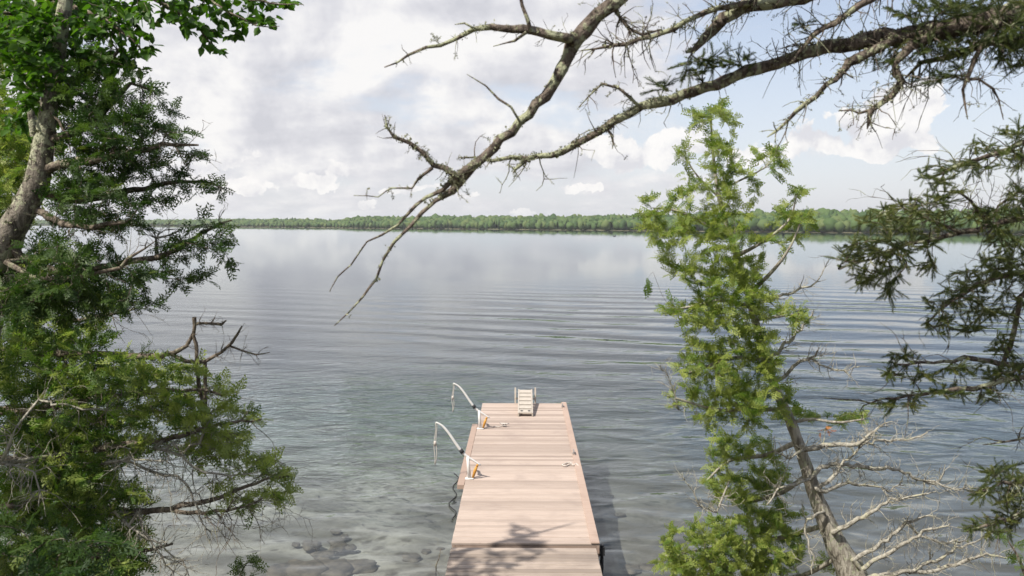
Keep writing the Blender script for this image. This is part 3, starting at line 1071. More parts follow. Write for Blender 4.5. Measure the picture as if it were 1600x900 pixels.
def scatter(name, templates, places, mat_, parent, chains=None, wood=None):
    """places: list of (pos, dir, normal, size, tint) -> one mesh"""
    if not places: return None
    Pn = np.array([p[0] for p in places], float); D = np.array([p[1] for p in places], float); N = np.array([p[2] for p in places], float)
    sz = np.array([p[3] for p in places], float); ti = np.array([p[4] for p in places], float)
    D /= np.linalg.norm(D, axis=1, keepdims=True) + 1e-9
    Y = np.cross(N, D); Y /= np.linalg.norm(Y, axis=1, keepdims=True) + 1e-9
    Z = np.cross(D, Y)
    which = RNG.integers(0, len(templates), len(places))
    V = []; F = []; T = []; base = 0
    for k, (tv, tf) in enumerate(templates):
        ix = np.where(which == k)[0]
        if len(ix) == 0: continue
        v = Pn[ix][:, None, :] + sz[ix][:, None, None] * (tv[None, :, 0:1] * D[ix][:, None, :] + tv[None, :, 1:2] * Y[ix][:, None, :] + tv[None, :, 2:3] * Z[ix][:, None, :])
        f = tf[None] + (np.arange(len(ix)) * len(tv))[:, None, None] + base
        tt = np.repeat(ti[ix][:, None], len(tv), 1) + RNG.normal(0, 0.03, (len(ix), len(tv)))
        V.append(v.reshape(-1, 3)); F.append(f.reshape(-1, 4)); T.append(np.clip(tt, 0, 1).ravel()); base += len(ix) * len(tv)
    nf = sum(len(f) for f in F)
    if chains:                                     # the fine wood that carries the leaves belongs to the same crown
        v, f = tubes_np(chains)
        V.append(v); F.append(f + base); T.append(np.full(len(v), 0.5))
    F = np.concatenate(F)
    mi = np.zeros(len(F), int); mi[nf:] = 1
    if name is None: return np.concatenate(V), F, np.concatenate(T)
    return mesh_obj(name, np.concatenate(V), F, mat_, parent, attr=np.concatenate(T), extra=[wood] if wood else None, midx=mi)


class Plant:
    """limbs laid down by hand, then twigs grown from them to where the crown is"""
    def __init__(s):
        s.p = []; s.par = []; s.r = []; s.tan = []
        s.limbs = []; s.paths = []

    def limb(s, rows, step=0.09, join=True, jit=0.0):
        """rows: (x,y,z,r) world; returns resampled rows"""
        q = spline(rows, step)
        if jit:
            k = np.linspace(0, 1, len(q))
            q[:, :3] += RNG.normal(0, jit, (len(q), 3)) * np.sin(np.clip(k * 6, 0, math.pi / 2))[:, None]
        parent = -1
        if join and s.p:
            A = np.array(s.p); d = np.linalg.norm(A - q[0, :3], axis=1); parent = int(d.argmin())
            if d[parent] > 0.02:                       # root the limb inside what carries it
                m = max(2, int(d[parent] / step))
                t = np.linspace(0, 1, m, endpoint=False)[:, None]
                lead = np.hstack([A[parent] * (1 - t) + q[0, :3] * t, np.full((m, 1), q[0, 3])])
                q = np.vstack([lead, q])
        ids = []
        for i in range(len(q)):
            s.p.append(q[i, :3].copy()); s.r.append(q[i, 3]); s.par.append(parent if i == 0 else len(s.p) - 2)
            t = q[min(i + 1, len(q) - 1), :3] - q[max(i - 1, 0), :3]
            s.tan.append(t / (np.linalg.norm(t) + 1e-9)); ids.append(len(s.p) - 1)
        s.limbs.append(q)
        return q

    def grow(s, targets, step=0.07, droop=0.0, rmin=0.0016, wig=0.012, lead=0.5, allow=None):
        """connect each target point to the nearest wood with a bent twig"""
        T = np.array(targets, float)
        A = np.array(s.p)
        d0 = np.array([np.linalg.norm(A - t, axis=1).min() for t in T])
        n0 = len(s.p)
        for i in np.argsort(d0):
            A = np.array(s.p)
            t = T[i]
            v = t - A; d = np.linalg.norm(v, axis=1)
            cosv = (v * np.array(s.tan)).sum(1) / (d + 1e-9)
            j = int((d * (1.25 - 0.35 * cosv)).argmin())
            L = d[j]
            if L < 0.03: continue
            c = A[j] + L * lead * (0.55 * s.tan[j] + 0.45 * v[j] / L) + np.array([0, 0, L * droop])
            m = max(3, int(L / step))
            k = np.linspace(0, 1, m + 1)[1:, None]
            q = A[j] * (1 - k) ** 2 + c * 2 * k * (1 - k) + t * k ** 2
            q[:-1] += RNG.normal(0, wig, (m - 1, 3)) * min(1.0, L)
            ids = [j]
            prev = A[j]
            for a in q:
                tv = a - prev
                s.p.append(a); s.par.append(ids[-1]); s.r.append(0.0); s.tan.append(tv / (np.linalg.norm(tv) + 1e-9)); ids.append(len(s.p) - 1); prev = a
            s.paths.append(ids)
        # thickness from the tips down
        n = len(s.p); acc = np.zeros(n)
        kids = np.zeros(n, int)
        for i in range(n0, n): kids[s.par[i]] += 1
        for i in range(n - 1, n0 - 1, -1):
            r = max(rmin ** 2.3 if kids[i] == 0 else 0, acc[i]); acc[i] = r
            s.r[i] = r ** (1 / 2.3) + 0.0
            if s.par[i] >= n0: acc[s.par[i]] += r + (0.00045 ** 2.3)

    def twig_chains(s, sides=4):
        out = []
        for ids in s.paths:
            pts = np.array([s.p[i] for i in ids]); r = np.array([min(s.r[i], 0.05) for i in ids]); r[0] = r[1]
            out.append((pts, r, 5 if r[0] > 0.008 else sides, 0.0))
        return out


def blob_points(blobs, dens, depth_of=None):
    """points inside picture-sized ellipsoids: (px, py, rx, ry, depth, rz)"""
    out = []
    for px, py, rx, ry, d, rz in blobs:
        n = max(3, int(dens * rx * ry / 1000.0))
        for _ in range(n):
            while True:
                u = RNG.uniform(-1, 1, 3)
                if (u ** 2).sum() <= 1: break
            out.append(np.array(P(px + u[0] * rx, py + u[1] * ry, d + u[2] * rz)))
    return out


def foliage_places(pl, reach, per, size, tint, flat=0.6, spread=50, fwd=0.6, up=0.0, droop=0.0, tip=True, tip_gain=0.15):
    """sprays along the outer part of each twig"""
    out = []
    for ids in pl.paths:
        acc = 0.0
        seq = ids[::-1]
        for a, b in zip(seq[:-1], seq[1:]):
            pa, pb = pl.p[a], pl.p[b]
            L = np.linalg.norm(pa - pb)
            n = per * L
            n = int(n) + (RNG.random() < n - int(n))
            for _ in range(n):
                f = RNG.random()
                p = pa * (1 - f) + pb * f
                t = pl.tan[a]
                side = np.cross(t, [0, 0, 1.0]) + RNG.normal(0, 0.25, 3); side /= np.linalg.norm(side) + 1e-9
                an = math.radians(RNG.normal(0, spread))
                d = t * math.cos(an) + side * math.sin(an) + RNG.normal(0, 0.18, 3) + np.array([0, 0, up])
                d[2] -= droop
                nrm = np.array([0, 0, flat]) + RNG.normal(0, 0.55, 3)
                k = tip_gain * (1 - acc / reach)
                out.append((p, d, nrm, size * RNG.uniform(0.65, 1.25), np.clip(RNG.normal(tint, 0.17) + k, 0, 1)))
            acc += L
            if acc > reach: break
        if tip:
            p = pl.p[ids[-1]]
            out.append((p, pl.tan[ids[-1]] + RNG.normal(0, 0.1, 3) + np.array([0, 0, up - droop]), np.array([0, 0, flat]) + RNG.normal(0, 0.4, 3), size * RNG.uniform(0.9, 1.3), np.clip(RNG.normal(tint + tip_gain, 0.15), 0, 1)))
    return out


def px_rows(pts, depth, dd=None):
    """(px, py, width_px[, depth]) -> (x, y, z, radius)"""
    out = []
    for i, q in enumerate(pts):
        d = q[3] if len(q) > 3 else depth
        p = P(q[0], q[1], d)
        out.append((p.x, p.y, p.z, q[2] * 0.5 * d / FPX))
    return out


def rel(V, o):
    return np.asarray(V) - np.array(o)


def build_limb(name, q, mat_, root, org, sides=9, rough=0.06, twigs=None, lichen=None):
    v, f = tubes_np([(q[:, :3], q[:, 3], sides, rough)] + (twigs or []))
    mi = np.zeros(len(f), int); t = np.zeros(len(v))
    ex = None
    if lichen:
        lv, lf, lt = scatter(None, T_LICHEN, lichen, None, None)
        f = np.concatenate([f, lf + len(v)]); mi = np.concatenate([mi, np.ones(len(lf), int)])
        v = np.concatenate([v, lv]); t = np.concatenate([t, lt]); ex = [M['lichen']]
    return mesh_obj(name, rel(v, org), f, mat_, root, smooth=True, attr=t, extra=ex, midx=mi)


def rel_chains(ch, org):
    return [(rel(a, org), b, c, d) for a, b, c, d in ch]


def bare_twigs(rows, n, length, r, droop=-0.1, fork=2, bias=(0, 0, 0), tmin=0.0, tmax=0.999):
    """fine dead twigs along a limb, each a kinked line with a few forks"""
    out = []
    m = len(rows)
    for _ in range(n):
        i = int(RNG.uniform(tmin, tmax) * (m - 1))
        p = rows[i, :3].copy(); t = rows[min(i + 1, m - 1), :3] - rows[max(0, i - 1), :3]; t /= np.linalg.norm(t) + 1e-9
        d = RNG.normal(0, 1, 3); d -= t * np.dot(d, t); d /= np.linalg.norm(d)
        d = d * 0.9 + t * RNG.uniform(0.1, 0.9) + np.array(bias)
        stack = [(p, d / np.linalg.norm(d), length * RNG.uniform(0.3, 1.25), min(r * RNG.uniform(0.6, 1.3), rows[i, 3] * 0.8), 0)]
        while stack:
            p, d, L, rr, lev = stack.pop()
            k = max(3, int(L / 0.035))
            pts = [p]
            for a in range(k):
                d = d + RNG.normal(0, 0.22, 3) + np.array([0, 0, droop * 0.25]); d /= np.linalg.norm(d)
                pts.append(pts[-1] + d * L / k)
                if lev < fork and RNG.random() < 0.30:
                    e = d + RNG.normal(0, 0.7, 3); e /= np.linalg.norm(e)
                    stack.append((pts[-1], e, L * RNG.uniform(0.25, 0.55), rr * 0.65, lev + 1))
            out.append((np.array(pts), np.linspace(rr, max(0.0006, rr * 0.35), k + 1), 4, 0.0))
    return out


def lichen_on(rows, per_m, size, top=0.6):
    out = []
    seg = np.linalg.norm(np.diff(rows[:, :3], axis=0), axis=1)
    for i in range(len(rows) - 1):
        n = per_m * seg[i] * min(1.0, (rows[i, 3] / 0.014) ** 1.5)
        n = int(n) + (RNG.random() < n - int(n))
        if math.sin(i * 0.37) * math.sin(i * 0.11 + 1) < -0.25: n //= 3
        for _ in range(n):
            f = RNG.random(); p = rows[i, :3] * (1 - f) + rows[i + 1, :3] * f
            d = RNG.normal(0, 1, 3) + np.array([-0.3, 0, top]); d /= np.linalg.norm(d)
            out.append((p + d * rows[i, 3] * 0.95, RNG.normal(0, 1, 3), d, size * RNG.uniform(0.5, 1.5), RNG.uniform(0, 1)))
    return out


# ---- right-hand white cedar, leaning, standing at the water's edge
def right_cedar():
    D = 9.5
    pl = Plant()
    trunk = pl.limb(px_rows([(1366, 1010, 62), (1350, 945, 54), (1330, 895, 46), (1302, 840, 33), (1277, 780, 25), (1257, 720, 19), (1240, 670, 16.5), (1222, 630, 15), (1200, 575, 13), (1185, 520, 12),
                             (1172, 470, 11), (1160, 430, 10), (1148, 390, 9), (1135, 350, 8), (1122, 300, 6.5), (1115, 250, 5), (1112, 210, 3.5), (1110, 165, 2.2)], D))
    org = trunk[0, :3]
    root = empty('cedar_tree', org)
    tag(root, 'leaning yellow-green cedar right of the dock with a bare pale lower trunk', 'tree')
    limbs = []
    def L(pts, step=0.07): limbs.append(pl.limb(px_rows(pts, D), step))
    L([(1140, 370, 6), (1100, 350, 5), (1060, 330, 4), (1020, 325, 2)])
    L([(1125, 310, 4), (1090, 275, 3), (1070, 245, 2)])
    L([(1150, 400, 7), (1180, 385, 5, 9.3), (1210, 365, 4, 9.2), (1235, 340, 3.5, 9.2), (1245, 305, 2, 9.2)])
    L([(1170, 460, 7), (1210, 420, 6, 9.2), (1235, 385, 4, 9.1), (1250, 350, 3, 9.1)])
    L([(1120, 300, 4), (1160, 280, 3), (1195, 262, 2), (1215, 240, 2)])
    L([(1175, 480, 7), (1130, 470, 6, 9.2), (1085, 478, 4, 9.1), (1045, 485, 3, 9.1)])
    L([(1195, 560, 8), (1140, 560, 6, 9.1), (1100, 575, 5, 9.0), (1070, 585, 3, 9)])
    L([(1225, 640, 8), (1170, 640, 7, 9.1), (1120, 640, 5, 9), (1055, 622, 3, 8.9)])
    L([(1245, 690, 9), (1200, 710, 7, 9.8), (1140, 720, 5, 9.9), (1105, 750, 3, 9.9)])
    L([(1290, 820, 9), (1220, 840, 7, 9.9), (1140, 850, 5, 10.1), (1080, 862, 3, 10.1), (1040, 868, 2, 10.1)])
    L([(1265, 740, 9), (1220, 770, 7, 9.8), (1170, 785, 5, 10)])
    L([(1310, 870, 9), (1250, 900, 7, 9.9), (1180, 905, 5, 10.1), (1110, 905, 4, 10.1)])
    L([(1235, 660, 6), (1270, 655, 5, 9.4), (1310, 660, 4, 9.3), (1350, 655, 3, 9.3)])
    L([(1180, 500, 6), (1215, 495, 4, 9.3), (1250, 490, 3, 9.3)])
    blobs = [(1110, 178, 24, 22), (1130, 190, 30, 18), (1088, 190, 18, 20), (1115, 228, 36, 26), (1068, 240, 14, 12), (1140, 262, 36, 26), (1183, 245, 13, 22), (1212, 232, 9, 11), (1216, 266, 13, 9),
             (1160, 298, 36, 22), (1100, 290, 30, 22), (1020, 328, 24, 26), (1060, 322, 32, 26), (1038, 360, 40, 32), (1090, 350, 38, 38), (1130, 380, 38, 38), (1060, 405, 36, 32),
             (1105, 430, 42, 38), (1150, 425, 36, 36), (1247, 300, 18, 12), (1250, 338, 22, 24), (1222, 350, 34, 22), (1200, 388, 36, 22), (1245, 375, 12, 12),
             (1055, 480, 22, 24), (1088, 490, 36, 36), (1130, 500, 36, 42), (1180, 470, 28, 26), (1228, 488, 34, 17), (1258, 498, 11, 10),
             (1104, 558, 36, 36), (1140, 570, 42, 40), (1072, 578, 17, 20), (1188, 560, 26, 26), (1052, 624, 13, 12), (1088, 608, 16, 30), (1122, 640, 36, 36), (1170, 640, 36, 36),
             (1250, 652, 34, 16), (1308, 662, 22, 12), (1340, 658, 22, 14), (1135, 710, 36, 36), (1182, 710, 26, 36), (1215, 745, 24, 26), (1132, 770, 26, 26), (1170, 780, 32, 32), (1112, 755, 12, 20),
             (1080, 862, 36, 22), (1050, 866, 16, 16), (1110, 850, 36, 26), (1150, 840, 40, 36), (1200, 830, 36, 36), (1235, 820, 24, 32), (1120, 900, 55, 26), (1200, 890, 55, 26), (1290, 880, 16, 14), (1060, 850, 30, 26), (1045, 880, 30, 22), (1090, 885, 44, 24), (1100, 830, 26, 20), (1160, 880, 60, 40), (1215, 860, 44, 40), (1190, 800, 40, 36), (1150, 760, 34, 30), (1200, 740, 30, 30), (1165, 450, 26, 26), (1178, 505, 26, 30), (1190, 535, 24, 24), (1200, 575, 26, 26), (1210, 610, 26, 22), (1225, 640, 18, 14), (1150, 610, 36, 30), (1140, 340, 30, 30), (1165, 420, 26, 26), (1125, 300, 26, 30)]
    pts = blob_points([(a, b, c, d, D + (-0.2 if b < 430 else (-0.45 if b < 645 else 0.45)), 0.28 + 0.25 * min(1, c / 40)) for a, b, c, d in blobs if b >= 420], 17.0) + blob_points([(a, b, c, d, D - 0.2, 0.3 + 0.35 * min(1, c / 40)) for a, b, c, d in blobs if b < 420], 11.5)
    pl.grow(pts, droop=0.10, wig=0.014)
    fol = foliage_places(pl, 0.32, 54, 0.122, 0.68, flat=0.25, spread=55, up=0.18, tip_gain=0.28)
    tr = build_limb('trunk', trunk, M['bark_cedar'], root, org, 14, 0.05)
    for q in limbs: build_limb('branch', q, M['bark_cedar'], tr, org, 7, 0.05)
    scatter('crown', T_CEDAR, [(rel(a, org), b, c, d, e) for a, b, c, d, e in fol], M['cedar'], root, rel_chains(pl.twig_chains(4), org), M['twig'])
    # dead bleached boughs low on the right side
    dead = [[(1258, 702, 12), (1290, 697, 10), (1335, 693, 8), (1356, 680, 6), (1372, 667, 4), (1395, 660, 2)],
            [(1340, 692, 6), (1380, 690, 5), (1410, 686, 4), (1438, 681, 3), (1447, 675, 1.5)],
            [(1266, 748, 10), (1290, 726, 9), (1330, 728, 8), (1370, 732, 8), (1405, 735, 6), (1440, 750, 5), (1462, 752, 4), (1474, 738, 3), (1476, 725, 1.5)],
            [(1460, 752, 4), (1485, 762, 3), (1513, 767, 1.5)],
            [(1278, 766, 9), (1300, 745, 7), (1325, 718, 5), (1348, 694, 4), (1366, 680, 2)],
            [(1290, 768, 9), (1320, 755, 7), (1350, 758, 5), (1390, 765, 3), (1410, 752, 2)],
            [(1303, 832, 11), (1340, 812, 9), (1370, 795, 7), (1392, 781, 6), (1430, 776, 4), (1462, 770, 2)],
            [(1335, 875, 10), (1370, 852, 8), (1400, 832, 7), (1425, 815, 6), (1450, 806, 3), (1466, 808, 2)],
            [(1420, 818, 6), (1435, 833, 5), (1460, 845, 5), (1490, 849, 4), (1517, 845, 2)],
            [(1345, 890, 10), (1385, 868, 8), (1425, 840, 7), (1455, 826, 5), (1492, 820, 2)],
            [(1350, 905, 12), (1400, 895, 9), (1450, 893, 8), (1500, 880, 7), (1540, 866, 5), (1580, 872, 3), (1610, 880, 2)],
            [(1420, 895, 7), (1470, 870, 6), (1510, 850, 4), (1550, 838, 2)],
            [(1288, 800, 7), (1268, 806, 6), (1257, 822, 5), (1262, 845, 4), (1272, 868, 4), (1270, 895, 2)],
            [(1200, 470, 6), (1230, 458, 5), (1258, 450, 4), (1278, 440, 3), (1288, 422, 1.5)],
            [(1196, 565, 8), (1222, 545, 7), (1245, 522, 6), (1262, 505, 4), (1272, 488, 2)],
            [(1215, 595, 8), (1240, 575, 7), (1262, 562, 6), (1282, 548, 3)],
            [(1268, 560, 5), (1290, 572, 4), (1315, 580, 3), (1342, 570, 1.5)],
            [(1200, 300 + 230, 5), (1160, 510, 4), (1130, 490, 2)],
            [(1120, 800, 4, 9.1), (1095, 790, 3, 9), (1080, 765, 2, 9), (1066, 742, 1, 9)],
            [(1230, 760, 6, 9.2), (1210, 768, 4, 9.1), (1200, 790, 3, 9.1)],
            [(1250, 705, 6, 9.2), (1228, 715, 4, 9.1), (1205, 700, 2, 9.1)],
            [(1060, 640, 3, 9.0), (1045, 590, 2, 8.9), (1022, 565, 1, 8.9)]]
    for i, q in enumerate(dead):
        base = D - 0.15 if len(q[0]) == 3 else q[0][3]
        rows = [(a[0], a[1], a[2] * 0.8, (a[3] if len(a) > 3 else base + (0.05 * j * ((i % 3) - 1.0)))) for j, a in enumerate(q)]
        w = pl.limb(px_rows(rows, D), 0.06, jit=0.013)
        build_limb('dead_branch', w, M['bark_dead'], tr, org, 7, 0.06, bare_twigs(w, int(12 + len(w) * 1.3), 0.24, 0.0046, droop=0.15, bias=(0.15, 0, 0.2), tmin=0.15))
    # a withered orange spray
    o_m = leaf_mat('withered_spray', [(0.0, (0.30, 0.10, 0.02)), (1.0, (0.48, 0.20, 0.05))], 0.3)
    c = P(1290, 674, D - 0.45)
    scatter('withered_spray', T_CEDAR, [(rel(np.array(c) + RNG.normal(0, 0.02, 3), org), RNG.normal(0, 1, 3) + np.array([0, -0.3, -0.5]), RNG.normal(0, 1, 3), 0.075, RNG.random()) for _ in range(7)], o_m, root)
    # a spray hanging off a fine stray twig left of the crown
    a = P(1040, 470, D - 0.7); b = P(1013, 432, D - 0.8)
    w = pl.limb([(*P(1072, 490, D - 0.6), 0.003), (*a, 0.0025), (*P(1020, 425, D - 0.8), 0.002), (*b, 0.0012)], 0.04)
    v, f = tubes_np([(w[:, :3], w[:, 3] * 0.9, 4, 0)]); mesh_obj('hanging_twig', rel(v, org), f, M['twig'], root)
    scatter('hanging_spray', T_CEDAR, [(rel(np.array(b) + np.array([0, 0, -0.02 * k]), org), np.array([0.1 * (k % 3 - 1), 0.1, -1.0]), np.array([0.3 * k - 1, -1, 0]), 0.10 + 0.012 * k, 0.7) for k in range(5)], M['cedar'], root)


right_cedar()


# ---- old spruce whose trunk stands out of the frame on the right; its limbs cross the top of the view
def overhead_spruce():
    pl = Plant()
    gz = float(bank(3.6))
    tx = 4.6
    trunk = pl.limb([(tx + 0.1, 3.9, gz - 0.1, 0.24), (tx, 3.85, 5.2, 0.20), (tx - 0.05, 3.8, 7.0, 0.17), (tx, 3.8, 9.5, 0.12), (tx, 3.8, 12.5, 0.05)], 0.2)
    org = trunk[0, :3]
    root = empty('spruce_tree', org)
    tag(root, 'old lichen-covered spruce stretching bare dead boughs across the sky at the top', 'tree')
    tr = build_limb('trunk', trunk, M['bark_spruce'], root, org, 14, 0.05)
    TW = dict(dA=(60, 0.055, 0.0022), dA2=(14, 0.05, 0.0016), dA3=(26, 0.07, 0.002), dA4=(34, 0.07, 0.0018), dA5=(8, 0.04, 0.0014), dC=(40, 0.16, 0.0028),
              dC2=(60, 0.15, 0.0026), dC3=(22, 0.14, 0.0024), dC4=(60, 0.17, 0.0028), dB1=(40, 0.11, 0.0026), dB2=(44, 0.13, 0.0026), dB2b=(12, 0.1, 0.002),
              dB3=(26, 0.10, 0.0024), dB3b=(16, 0.11, 0.0022), dB4=(50, 0.2, 0.0028), dB5=(20, 0.09, 0.002), dB6=(12, 0.06, 0.002), dB7=(12, 0.05, 0.002), dB=(130, 0.17, 0.0028))
    LI = dict(dA=150, dA2=120, dA3=60, dA4=330, dA5=120, dC=200, dC2=240, dC3=200, dC4=240, dB=300, dB1=180, dB2=240, dB2b=200, dB3=120, dB5=240, dB6=200, dB7=240)
    def L(key, pts, depth, step=0.04, jit=0.004):
        q = pl.limb(px_rows([(a_[0], a_[1], a_[2] * 0.81, *a_[3:]) for a_ in pts], depth), step, jit=jit)
        tw = []
        if key in TW: tw = bare_twigs(q, int(TW[key][0] * (0.8 if key == 'dB' else 1.1)), TW[key][1], TW[key][2], droop=-0.3 if key[1] == 'B' else -0.2, tmin={'dA': 0.25, 'dB': 0.38}.get(key, 0.1), tmax={'dA': 0.8, 'dA2': 0.5}.get(key, 0.999))
        if key == 'dB':
            tw += bare_twigs(q[int(len(q) * 0.42):int(len(q) * 0.62)], 90, 0.24, 0.003, droop=-0.5, bias=(-0.3, 0, -0.2))
        lch = lichen_on(q, LI[key], 0.014) if key in LI else []
        for pts_, r, a, b in tw:
            if RNG.random() < 0.30:
                for p in pts_[1::2]: lch.append((p, RNG.normal(0, 1, 3), RNG.normal(0, 1, 3), 0.009 * RNG.uniform(0.5, 1.3), RNG.random()))
        build_limb('dead_branch', q, M['bark_spruce'], tr, org, 10, 0.12, tw, lch)
    L('dA', [(2300, -560, 90, 3.6), (1900, -480, 70, 3.4), (1500, -330, 56, 3.3), (1200, -180, 44, 3.2), (1060, -80, 36), (985, -25, 31), (960, 2, 30), (935, 25, 29), (912, 46, 31), (895, 68, 30), (888, 92, 24), (868, 122, 20), (850, 150, 19),
             (825, 178, 18), (800, 205, 17), (770, 232, 18), (742, 260, 18), (722, 282, 20), (706, 296, 17), (683, 312, 9), (660, 335, 8), (640, 357, 7), (615, 378, 6), (600, 405, 5), (588, 435, 4.5), (565, 465, 4), (545, 487, 3), (523, 508, 2)], 3.2)
    L('dA2', [(752, 252, 14), (728, 266, 14), (706, 282, 11), (690, 292, 9), (668, 310, 7), (640, 332, 6), (620, 352, 5), (600, 364, 4), (575, 380, 3.4), (550, 410, 3), (530, 435, 2.4), (514, 457, 1.5)], 3.15)
    L('dA3', [(892, 60, 20), (860, 53, 17), (820, 48, 16), (785, 44, 13), (765, 42, 12), (742, 45, 10), (715, 60, 7), (690, 70, 6), (665, 75, 5.5), (640, 84, 5), (620, 97, 4), (602, 108, 2)], 3.15)
    L('dA4', [(720, 284, 11), (700, 264, 11), (676, 260, 10), (660, 240, 9), (640, 224, 8), (616, 214, 7), (606, 200, 3.5), (598, 176, 1.6)], 3.1)
    L('dA5', [(676, 262, 7), (655, 280, 5), (640, 291, 4), (610, 296, 3), (592, 305, 2.4), (556, 307, 1.2)], 3.1)
    L('dA6', [(812, 190, 5), (798, 170, 5), (778, 152, 4), (760, 136, 3), (733, 116, 1.4)], 3.1)
    L('dA7', [(830, 50, 8), (824, 32, 8), (816, 10, 7), (812, -20, 7), (818, -60, 4)], 3.1)
    L('dA8', [(822, 50, 6), (806, 63, 5), (788, 68, 3), (768, 70, 1.4)], 3.1)
    L('dA9', [(742, 45, 5), (725, 38, 3.5), (712, 36, 1.5)], 3.1)
    L('dB', [(2150, -60, 110, 3.8), (1900, -30, 84, 3.7), (1750, -5, 66, 3.6), (1600, 22, 46), (1520, 38, 40), (1440, 50, 34), (1380, 60, 30), (1310, 70, 27), (1260, 82, 23), (1200, 102, 22), (1150, 118, 22), (1100, 138, 21), (1050, 155, 19), (1000, 168, 17),
             (960, 190, 16), (920, 215, 13), (880, 235, 11), (840, 245, 10), (800, 248, 8), (770, 250, 6), (740, 244, 4), (715, 247, 1.5)], 3.5)
    L('dC', [(1640, -260, 50, 3.5), (1420, -90, 36), (1310, -25, 30), (1220, 2, 26), (1160, 10, 25), (1130, 30, 22), (1102, 58, 17), (1082, 78, 12), (1068, 84, 6)], 3.4)
    L('dC2', [(1180, 4, 12), (1120, 12, 11), (1070, 34, 10), (1035, 52, 9), (1000, 62, 8), (960, 70, 7), (930, 76, 4), (908, 78, 2)], 3.35)
    L('dC3', [(958, 6, 9), (968, 28, 8), (985, 46, 7), (1002, 52, 6), (1030, 48, 3)], 3.2)
    L('dC4', [(1480, -60, 20, 3.4), (1380, -15, 16), (1335, 14, 13), (1300, 36, 12), (1270, 58, 10), (1235, 96, 5)], 3.4)
    L('dB1', [(1400, 60, 18), (1365, 80, 18), (1340, 92, 19), (1328, 98, 20), (1316, 112, 12), (1290, 135, 9), (1260, 160, 9), (1230, 186, 7), (1212, 205, 5), (1197, 216, 2)], 3.4)
    L('dB2', [(1460, 55, 20), (1425, 72, 17), (1398, 100, 14), (1402, 118, 16), (1408, 130, 15), (1392, 148, 12), (1372, 164, 11), (1362, 174, 10), (1358, 188, 8), (1357, 202, 2)], 3.4)
    L('dB2b', [(1366, 170, 7), (1345, 176, 5), (1330, 172, 4), (1312, 173, 1.5)], 3.4)
    L('dB3', [(1560, 35, 16), (1540, 60, 11), (1527, 90, 9), (1514, 120, 8), (1506, 140, 5), (1508, 160, 4), (1511, 186, 1.6)], 3.35)
    L('dB3b', [(1512, 124, 6), (1530, 126, 5), (1548, 138, 5), (1558, 155, 3), (1566, 185, 1.5)], 3.35)
    L('dB4', [(1690, 52, 30), (1600, 60, 22), (1545, 68, 18), (1490, 84, 12), (1440, 100, 8), (1415, 120, 4)], 3.6)
    L('dB5', [(1000, 168, 7), (985, 155, 6), (965, 140, 5), (940, 130, 5), (918, 150, 3), (905, 165, 1.5)], 3.45)
    L('dB6', [(960, 190, 8), (948, 200, 9), (955, 212, 6), (960, 224, 3), (956, 236, 1.5)], 3.45)
    L('dB7', [(830, 246, 10), (818, 256, 8), (806, 266, 5), (800, 272, 2)], 3.45)
    # the living needles on the upper right bough
    blobs = [(1560, 12, 90, 20, 3.4, 0.25), (1470, 12, 50, 18, 3.4, 0.2), (1600, 40, 60, 26, 3.4, 0.3), (1540, 66, 80, 22, 3.5, 0.3), (1460, 72, 50, 20, 3.5, 0.25), (1420, 20, 30, 12, 3.4, 0.15), (1490, 112, 34, 14, 3.4, 0.12), (1450, 122, 20, 8, 3.4, 0.1), (1590, 90, 40, 20, 3.5, 0.2),
             (1130, 92, 44, 14, 3.45, 0.12), (1080, 108, 34, 13, 3.45, 0.1), (1160, 98, 24, 12, 3.45, 0.1), (1100, 100, 40, 14, 3.45, 0.1), (1250, 38, 18, 6, 3.4, 0.08), (1030, 135, 22, 8, 3.45, 0.1), (1380, 85, 40, 16, 3.5, 0.2), (1700, 30, 60, 50, 3.5, 0.4)]
    pl.grow(blob_points(blobs, 52), step=0.04, droop=-0.05, wig=0.02, rmin=0.0012)
    fol = foliage_places(pl, 0.16, 56, 0.052, 0.45, spread=42, tip_gain=0.18, droop=0.1)
    scatter('crown', T_SPRUCE, [(rel(a, org), b, c, d, e) for a, b, c, d, e in fol], M['spruce'], root, rel_chains(pl.twig_chains(3), org), M['bark_spruce'])


overhead_spruce()


